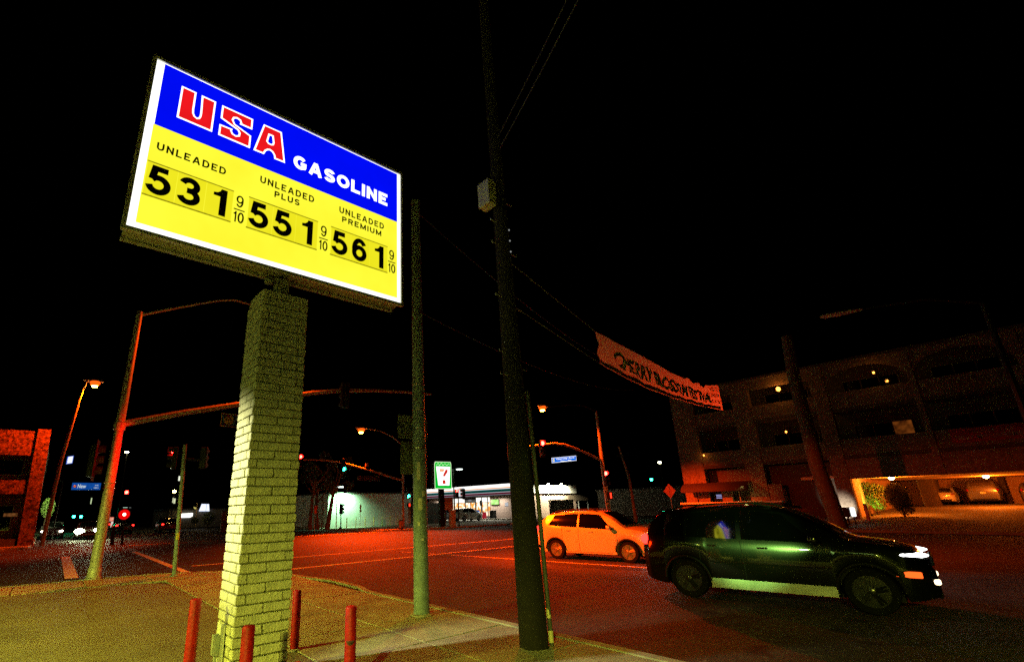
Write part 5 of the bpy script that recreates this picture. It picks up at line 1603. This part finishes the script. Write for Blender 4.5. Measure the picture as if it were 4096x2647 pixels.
# piers
for ya, yb, z0, z1 in ((18.60, 20.50, .4, 11.2), (14.15, 15.45, .4, 11.2), (9.05, 9.95, .3, 11.2), (4.30, 4.62, 3.0, 11.2), (-.45, -.13, 3.0, 11.2), (-5.2, -4.88, 3.0, 11.2), (-10.0, -9.6, .3, 11.2)):
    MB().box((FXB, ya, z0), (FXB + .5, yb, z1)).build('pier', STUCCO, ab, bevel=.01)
segs = [(15.46, 18.59), (9.96, 14.14), (4.63, 9.04), (-.12, 4.29), (-4.87, -.46), (-9.59, -5.21)]
for (ya, yb) in segs:
    for z0, z1 in ((4.62, 5.74), (7.92, 9.08)):
        MB().box((FXB + .06, ya, z0), (FXB + .20, yb, z1)).build('balcony_parapet', STUCCO, ab, bevel=.008)
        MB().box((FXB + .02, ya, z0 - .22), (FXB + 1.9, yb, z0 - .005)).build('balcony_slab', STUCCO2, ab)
    # arched or straight top
    top_ = MB()
    if yb < 9.5 or ya > 15:
        N_ = 14
        if ya > 15:
            top_.box((FXB + .06, ya, 10.35), (FXB + .3, yb, 11.2))
        else:
            for k in range(N_):
                a0, a1 = k / N_, (k + 1) / N_
                h0 = 9.55 + 1.25 * math.sqrt(max(0, 1 - (2 * a0 - 1) ** 2))
                h1 = 9.55 + 1.25 * math.sqrt(max(0, 1 - (2 * a1 - 1) ** 2))
                q0, q1 = lerp(ya, yb, a0), lerp(ya, yb, a1)
                top_.prism([(FXB + .06, q0, h0), (FXB + .06, q1, h1), (FXB + .06, q1, 11.2), (FXB + .06, q0, 11.2)], (.25, 0, 0))
        top_.build('arch_panel', STUCCO, ab)
    else:
        MB().box((FXB + .06, ya, 10.4), (FXB + .3, yb, 11.2)).build('arch_panel', STUCCO, ab)
    # sliding doors / windows at the back of each balcony
    for zf_ in (4.63, 7.93):
        n_ = 2 if yb - ya < 3.5 else 3
        wdt = min(3.2, (yb - ya) * .7)
        yc = (ya + yb) / 2
        fr_ = MB()
        fr_.box((FXB + 1.86, yc - wdt / 2, zf_ + 2.15), (FXB + 1.92, yc + wdt / 2, zf_ + 2.23))
        for k in range(n_ + 1):
            fr_.box((FXB + 1.86, yc - wdt / 2 + wdt * k / n_ - .03, zf_ + .05), (FXB + 1.92, yc - wdt / 2 + wdt * k / n_ + .03, zf_ + 2.149))
        wf = fr_.build('window', STEELD, ab)
        for k in range(n_):
            lit_ = abs(yc - 6.8) < .8 and zf_ < 5 and k == 0
            MB().box((FXB + 1.885, yc - wdt / 2 + wdt * k / n_ + .031, zf_ + .05), (FXB + 1.895, yc - wdt / 2 + wdt * (k + 1) / n_ - .031, zf_ + 2.149)).build('pane', em('curtain_glow', (.20, .050, .006), .8, col2=(.03, .006, .001), scale=3) if lit_ else GLASSD, wf)
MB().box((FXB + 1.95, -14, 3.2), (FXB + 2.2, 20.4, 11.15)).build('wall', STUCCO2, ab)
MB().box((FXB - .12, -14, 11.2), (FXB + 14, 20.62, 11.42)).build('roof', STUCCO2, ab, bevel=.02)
MB().box((FXB + .04, -9.6, 3.02), (FXB + .45, 9.04, 4.38)).build('lintel_beam', STUCCO, ab)
MB().box((FXB + .46, -9.6, 3.10), (FXB + 19, 12, 3.3)).build('garage_ceiling', CREAMC, ab)
MB().box((FXB + 18.6, -9.6, .8), (FXB + 19, 12, 3.1)).build('garage_wall', pm('garage_wall_paint', (.52, .33, .18), .85, var=.1), ab)
MB().box((FXB + .5, 9.3, .3), (FXB + 19, 9.6, 3.1)).build('garage_side_wall', CREAMC, ab)
for yy, xx in ((2.9, 61.9), (-2.6, 61.9)):
    MB().box((xx - .3, yy, .9), (xx, yy + .32, 3.1)).build('garage_column', STUCCO2, ab)
MB().box((60.0, 7.55, .9), (60.4, 7.85, 3.1)).build('garage_column', WWALL, ab)
# shadowed post in the garage
MB().box((57.5, 6.6, .85), (60.8, 7.45, 3.1)).build('garage_stub_wall', STUCCO2, ab)
gl = thing('garage_lamp', 'bright ceiling lamp just inside the garage opening', 'lamp', (47.5, 7.4, 2.95), 'lamps on the apartment building')
MB().lathe([(.16, .10), (.18, .04), (.12, -.06), (.02, -.1)], (47.2, 7.4, 3.0), n=12).build('bulb', em('garage_bulb', (1, .55, .16), 40), gl, smooth=True)
MB().lathe([(.2, 0), (.2, .03)], (47.2, 7.4, 3.07), n=12).build('base', DARK, gl)
lamp('POINT', (47.2, 7.4, 2.58), 700, (1, .17, .007), gl, size=.2)
gl2 = thing('garage_lamp', 'garage ceiling lamp before the parked sedan', 'lamp', (55, 3.4, 2.95), 'lamps on the apartment building')
MB().lathe([(.16, .10), (.18, .04), (.12, -.06), (.02, -.1)], (55, 3.4, 3.0), n=12).build('bulb', em('garage_bulb', (1, .72, .3), 30), gl2, smooth=True)
lamp('POINT', (55.5, 3.4, 2.6), 900, (1, .15, .005), gl2, size=.25)
# facade lamps
for (yy, z_, s_, pw, lab) in ((11.92, 10.07, .14, 30, 'warm lamp glowing on the top floor of the apartment building'), (12.08, 6.72, .06, 8, 'tiny lamp on the middle floor of the apartment building'),
                              (18.37, 5.54, .05, 4, 'tiny lamp at the left column of the apartment building'), (6.2, 10.05, .06, 8, 'tiny lamp under a top floor arch of the apartment building')):
    o = thing('wall_lamp', lab, 'lamp', (FXB + 1.8, yy, z_), 'lamps on the apartment building')
    k_ = (45.75 / 44)
    MB().lathe([(s_ * .3, -s_ * 1.3), (s_, -s_ * .6), (s_, s_ * .6), (s_ * .3, s_ * 1.2)], (FXB - .08, yy, z_), n=10).build('bulb', em('warm_bulb', (1, .30, .04), 8), o, smooth=True)
    MB().box((FXB - .06, yy - .02, z_ - .02), (FXB + 1.9, yy + .02, z_ + .02)).build('bracket', DARK, o)
    lamp('POINT', (FXB - .3, yy, z_), pw, (1, .30, .04), o, size=.08)
lbn = thing('leasing_banner', 'dark red leasing banner on the balcony parapet at far right', 'banner', (43.9, 1.4, 5.2))
MB().box((FXB + .02, -.1, 4.85), (FXB + .045, 3.6, 5.7)).build('cloth', pm('dark_red_cloth', (.30, .015, .02), .8), lbn)
for s_, y_, z_, w_, h_ in (('NEW MANAGEMENT', 3.4, 5.0, 3.2, .28), ('CALL US', 2.6, 5.38, 1.6, .2)):
    tm = MB()
    put_text(tm, s_, (FXB + .012, y_, z_), (0, -1, 0), w_, h_, bold=.01)
    tm.build('lettering', pm('faded_print', (.30, .28, .22), .7), lbn, fix=False)
# lobby: awning, columns, planter, doors
MB().box((FXB + .9, 9.96, .4), (FXB + 1.1, 20.4, 4.3)).build('lobby_wall', STUCCO2, ab)
aw = thing('awning', 'dark rounded awning over the apartment lobby', 'awning', (43, 17.7, 2.6))
rows_ = []
for y_ in (20.4, 20.3, 15.4, 15.2):
    sh = .75 if y_ in (20.4, 15.2) else 1
    rows_.append([(FXB - .02, y_, 3.25), (FXB - .5 * sh, y_, 3.18), (FXB - 1.0 * sh, y_, 2.98), (FXB - 1.25 * sh, y_, 2.66), (FXB - 1.25 * sh, y_, 2.50)])
MB().grid(rows_).build('canvas', pm('awning_canvas', (.03, .02, .015), .85), aw, smooth='all')
MB().tube([(FXB - 1.2, 15.4, 2.5), (FXB - 1.2, 20.3, 2.5)], .02, 6).build('frame_bar', DARK, aw)
for yy in (19.58, 18.54, 16.2):
    MB().box((FXB - .1, yy - .04, 1.5), (FXB - .02, yy + .04, 2.6)).build('lobby_post', STUCCO, ab)
MB().box((FXB - .04, 16.8, 1.5), (FXB + .3, 17.55, 2.6)).build('lobby_pier', STUCCO, ab)
MB().box((FXB - .04, 13.2, 1.5), (FXB + .3, 14.1, 2.9)).build('lobby_pier', STUCCO, ab)
sn = MB()
for k in range(3):
    sn.box((FXB - .05, 17.58, 1.97 + k * .12), (FXB - .03, 18.0, 2.01 + k * .12))
sn.build('lit_notice', em('lobby_sign_glow', (.5, .5, 1), 1.0), ab)
ml = MB()
for k in range(7):
    ml.box((FXB - .05, 12.95, 1.7 + k * .14), (FXB - .03, 13.15, 1.73 + k * .14))
ml.build('vent_louvre', STUCCO, ab)
pt = thing('planter_wall', 'long pale planter wall lit along its top before the lobby', 'planter', (42.6, 17, 0))
MB().box((42.4, 13.0, .1), (43.0, 20.2, 1.55)).build('wall', STUCCO2, pt)
MB().box((42.3, 12.9, 1.551), (43.1, 20.3, 1.68)).build('coping', WWALL, pt, bevel=.01)
lamp('AREA', (43.4, 15.5, 2.3), 60, (1, .9, .25), pt, to=(42.7, 15.5, 1.6), size=.3, angle=120, shape=(.2, 4))
hb = MB()
for k in range(8):
    leaves(hb, (41.2 + rng.uniform(-.4, .4), 13.5 + k * .9, .8), (.7, .6, .55), 160, .10)
tag(hb.build('hedge', LEAFD, fix=False), 'low dark hedge in front of the planter wall', 'hedge')
# lit wall strip & dark meter box by the driveway
bx_ = thing('meter_cabinet', 'black meter box before the white lit pier by the driveway', 'utility box', (40.05, 8.9, 0))
MB().box((40.0, 8.68, .60), (40.3, 9.05, 1.18)).build('box_body', BLACKP, bx_, bevel=.02)
MB().box((40.1, 8.82, .0), (40.2, 8.92, .6)).build('stand', BLACKP, bx_)
o = thing('lit_sign_box', 'small white lit sign box beside the black meter box', 'sign', (40.1, 8.55, 0))
MB().box((40.05, 8.44, .62), (40.3, 8.66, 1.18)).build('face', em('lit_sign_box_glow', (1, .97, .92), 1.5), o, bevel=.04)
MB().box((40.1, 8.53, 0), (40.2, 8.58, .62)).build('stand', DARK, o)
o = thing('ground_spotlight', 'ground spotlight shining on the pier by the driveway', 'lamp', (42.9, 9.9, .35))
MB().lathe([(.05, 0), (.09, .1), (.08, .12)], (42.8, 9.9, .3), (1, 0, .6), 10).build('housing', DARK, o, smooth=True)
lamp('SPOT', (42.95, 9.85, .45), 500, (1, .95, .85), o, to=(44, 9.85, 1.0), size=.06, angle=70, blend=.6)
# topiary and bush
tp_ = thing('topiary_tree', 'round clipped dark tree in front of the garage', 'tree', (46, 7.2, .4))
cr = MB()
bmx = bmesh.new()
bmesh.ops.create_icosphere(bmx, subdivisions=3, radius=1)
for v in bmx.verts:
    v.co = Vector((46 + v.co.x * .62, 7.17 + v.co.y * .62, 1.80 + v.co.z * .86)) + Vector((rng.uniform(-.04, .04),) * 3)
bmx.verts.index_update()
cr.add([v.co.copy() for v in bmx.verts], [tuple(q.index for q in fc.verts) for fc in bmx.faces])
bmx.free()
leaves(cr, (46, 7.17, 1.80), (.72, .70, .95), 1500, .07)
leaves(cr, (46, 6.95, 1.0), (.5, .5, .5), 500, .07)
cr.build('crown', LEAFD, tp_, fix=False)
pole_tube([(46, 7.1, .4), (46, 7.15, 1.2)], .07, BARK, 'trunk', tp_, 8)
bu = thing('leafy_bush', 'leafy green bush beside the pier, lit by the garage lamp and an added spot', 'bush', (48, 8.8, .5))
cr = MB()
for c_ in ((48.2, 9.05, 2.4), (48.3, 8.6, 2.3), (48.0, 8.9, 1.7), (48.4, 8.3, 2.1), (47.8, 8.6, 1.3)):
    leaves(cr, c_, (.5, .45, .5), 320, .085)
cr.build('foliage', LEAF, bu, fix=False)
pole_tube([(48.1, 8.9, .4), (48.15, 8.85, 1.9)], .06, BARK, 'stem', bu, 6)
o = thing('driveway_post', 'short reddish post at the edge of the driveway', 'post', (43, 8.42, .4))
MB().box((42.95, 8.36, .28), (43.1, 8.53, 1.32)).build('shaft', pm('rusty_post', (.42, .17, .1), .8), o, bevel=.01)
MB().box((42.93, 8.34, 1.321), (43.12, 8.55, 1.36)).build('cap', DARK, o)

gsp = thing('added_bush_light', 'small added light that greens the leafy bush by the pier', 'lamp', (46.6, 8.9, .45))
MB().lathe([(.04, 0), (.07, .12), (.06, .14)], (46.6, 8.9, .45), (.3, 0, 1), 10).build('housing', DARK, gsp, smooth=True)
lamp('SPOT', (46.65, 8.9, .66), 260, (.62, 1, .10), gsp, to=(48.1, 8.75, 2.1), size=.08, angle=80, blend=.6)  # invented spot, added to turn the bush lime green

# second utility pole (right) and street banner
u2_ = thing('utility_pole', 'tall weathered utility pole in front of the apartment building', 'utility pole', (38, 9.0, 0), 'utility poles')
pole_tube([(38.0, 8.88, .0), (38.0, 9.25, 3.8), (38.0, 9.28, 9.6), (38, 9.12, 12.4)], [.44, .42, .36, .30], pm('weathered_wood', (.11, .10, .06), .9, var=.35, scale=4, bump=.5), 'pole', u2_, 16)
bn = thing('street_banner', 'long wrinkled cloth festival banner hung high across the street', 'banner', (13, 5.8, 4.4))
e_ = Vector((38 - 5.25, 9.3 - 4.7)).normalized()
N2 = Vector((e_.y, -e_.x))
L0, L1 = 3.09, 12.31


def ban(t, v):
    """t along, v 0..1 from bottom to top; returns point with wrinkles"""
    L_ = lerp(L0, L1, t)
    zt = interp([(0, 5.14), (.28, 5.13), (.46, 5.08), (.60, 5.12), (.64, 5.21), (.68, 5.10), (.74, 5.22), (.79, 5.14), (.83, 5.28), (1, 5.52)], t)
    zb = interp([(0, 4.45), (.12, 4.37), (.25, 4.33), (.45, 4.36), (.65, 4.43), (.85, 4.56), (1, 4.66)], t)
    k = 1 - max(0, (t - .78) / .22)
    fold = math.sin(46 * t + 9 * (v - .5) * (1 - t) + 1.6 * math.sin(9 * t))
    mid = .25 + .75 * math.sin(math.pi * min(1, max(0, v))) ** .7
    wv = k * mid * (.026 * fold * abs(fold) + .016 * math.sin(97 * t + 14 * (1 - t) * v + 2 * math.sin(17 * t)) + .012 * math.sin(13 * t + 3 * v))
    b = Vector((5.25, 4.7)) + e_ * L_ + N2 * wv
    return Vector((b.x, b.y, lerp(zb, zt, v)))


def ban_patch(name, m_, t0, t1, v0, v1, off=0.0, nt_=120, nv=10, kindp=None):
    g_ = MB()
    g_.grid([[ban(lerp(t0, t1, i / nt_), lerp(v0, v1, j / nv)) + Vector((N2.x, N2.y, 0)) * off for i in range(nt_ + 1)] for j in range(nv + 1)])
    return g_.build(name, m_, bn, smooth='all', fix=False)


bt = BANNERM.node_tree
tl_ = bt.nodes.new('ShaderNodeBsdfTranslucent')
tl_.inputs[0].default_value = (.95, .60, .34, 1)
mxs = bt.nodes.new('ShaderNodeMixShader')
mxs.inputs[0].default_value = .65
bt.links.new(bt.nodes['Principled BSDF'].outputs[0], mxs.inputs[1])
bt.links.new(tl_.outputs[0], mxs.inputs[2])
bt.links.new(mxs.outputs[0], bt.nodes['Material Output'].inputs[0])
ban_patch('cloth', BANNERM, 0, 1, 0, 1)
ban_patch('lower_band', BANNERBAND, .0, .97, .02, .14, .004, nv=2)


def ban_text(s, t0, t1, v0, v1, m_, bold, off):
    vs, fs = text2d(s, 1, 1, bold)
    bm = bmesh.new()
    bv = [bm.verts.new((a, b, 0)) for a, b in vs]
    for q in fs:
        try:
            bm.faces.new([bv[i] for i in q])
        except ValueError:
            pass
    for k in range(1, 90):
        bmesh.ops.bisect_plane(bm, geom=bm.verts[:] + bm.edges[:] + bm.faces[:], plane_co=(k / 90, 0, 0), plane_no=(1, 0, 0))
    bm.verts.index_update()
    vs = [(v.co.x, v.co.y) for v in bm.verts]
    fs = [tuple(v.index for v in q.verts) for q in bm.faces]
    bm.free()
    g_ = MB()
    g_.add([ban(lerp(t0, t1, a), lerp(v0, v1, b)) + Vector((N2.x, N2.y, 0)) * off for a, b in vs], fs)
    return g_


ban_text('CHERRY BLOSSOM FESTIVAL', .08, .86, .22, .68, None, .05, .022).build('lettering_outline', BANNERINK, bn, fix=False)
ban_text('CHERRY BLOSSOM FESTIVAL', .08, .86, .22, .68, None, .012, .028).build('lettering', BANNERPRINT, bn, fix=False)
g_ = ban_text('APRIL 11 & 12', .868, .975, .74, .93, None, .02, .02)
for s_, v0, v1 in (('BARNES PARK', .50, .66), ('350 S. MCPHERRIN', .26, .38)):
    q_ = ban_text(s_, .868, .975, v0, v1, None, .02, .02)
    g_.add(q_.v, q_.f)
g_.build('date_lettering', pm('banner_red_print', (.22, .03, .02), .6), bn, fix=False)
for t, v, zz in ((0, 1, .5), (0, 0, .4), (1, 1, -.2), (1, 0, -.2)):
    p_ = ban(t, v)
    q_ = Vector((5.40, 4.75, p_.z + zz)) if t == 0 else Vector((37.8, 9.25, p_.z + 2.2))
    MB().tube([p_, q_], .006, 5).build('rope', pm('rope', (.2, .18, .12), .8), bn)

hl_ = thing('street_lamp', 'added unseen sodium street lamp behind the dark wooden utility pole', 'street lamp', (31.1, 28.2, 0), 'sodium street lamps')
pole_tube([(31.2, 28.5, 0), (31.12, 28.5, 7.3), (31.05, 28.3, 7.65), (30.95, 28.05, 7.7)], [.12, .08, .05, .04], GALV, 'pole', hl_, 10)
c5 = cobra(hl_, (30.9, 28.0, 7.7), (-.5, -.8, 0), s=.6)
lamp('SPOT', (c5.x, c5.y, c5.z - .25), 52000, SODIUM, hl_, to=(44, 18.6, .9), size=.2, angle=29, blend=1.0)  # lamp is added and unseen; its narrow beam reddens the low apartment facade

# diamond sign, green signal and far posts between
ds = thing('warning_sign', 'orange diamond warning sign right of the pale car', 'sign', (36, 17.9, 0))
pole_tube([(36.04, 17.95, 0), (36.04, 17.9, 3.05)], .03, GALV, 'post', ds, 6)
c_ = Vector((36, 17.9, 2.54))
MB().prism([c_ + Vector((0, 0, -.52)), c_ + Vector((0, -.45, 0)), c_ + Vector((0, 0, .52)), c_ + Vector((0, .45, 0))], (.01, 0, 0)).build('plate', ORANGE, ds)
MB().add([c_ + Vector((-.004, .02, -.40)), c_ + Vector((-.004, -.015, .40)), c_ + Vector((-.004, -.05, .40)), c_ + Vector((-.004, -.015, -.40))], [(0, 1, 2, 3)]).build('symbol', BANNERINK, ds, fix=False)
signal('green-lit signal far right of the pale car beside the diamond sign', (60, 31.95, 4.55), R(-50), lit='green', s=1.1, power=30, n=1)
o = thing('street_lamp', 'small far white lamp above the distant green signal', 'street lamp', (60, 30.5, 0))
pole_tube([(60, 30.5, 0), (60, 30.5, 6.5)], .06, DARK, 'pole', o, 6)
MB().lathe([(.05, -.12), (.2, -.05), (.2, .05), (.08, .14)], (60, 30.5, 6.55), n=10).build('lamp_head', em('far_lamp_yellow', (1, .95, .5), 20), o, smooth=True)
o = thing('wooden_pole', 'slim leaning wooden pole behind the pale car', 'pole', (45, 26.3, 0))
pole_tube([(45, 26.1, 0), (45, 26.2, 4.2), (45, 26.85, 7.3)], [.16, .13, .10], pm('weathered_wood2', (.28, .2, .1), .9), 'shaft', o, 8)
MB().box((44.9, 26.3, 6.3), (45.1, 27.2, 6.42)).build('cross_arm', WOOD, o)
fb = thing('side_building', 'low dark building behind the pale car far away', 'building', (70, 30, 0))
MB().box((66, 24, 0), (80, 44, 3.6)).build('wall', DWALL, fb)
MB().box((65.8, 23.8, 3.6), (80.2, 44.2, 3.8)).build('roof', DARK, fb)
cb = thing('street_lamp', 'faint unlit cobra street lamp in the dark sky at upper right', 'street lamp', (26.4, 0.2, 0))
pole_tube([(26.4, 0.2, 0), (26.4, 0.2, 8.6), (25.9, 1.6, 9.15), (25.3, 3.2, 9.18)], [.13, .08, .05, .04], DARK, 'pole', cb, 8)
cp = Vector((25.0, 4.07, 9.18))
MB().grid([[cp + Vector((-.28 * a, .95 * a, 0)) + Vector((.95, .28, 0)) * math.cos(R(k * 30)) * wd + Vector((0, 0, 1)) * math.sin(R(k * 30)) * h_ for k in range(13)] for a, wd, h_ in ((-.8, .05, .04), (-.5, .13, .08), (0, .17, .10), (.45, .14, .08), (.6, .03, .03))]).build('luminaire', pm('pale_luminaire', (.5, .5, .36), .6), cb, smooth='all')
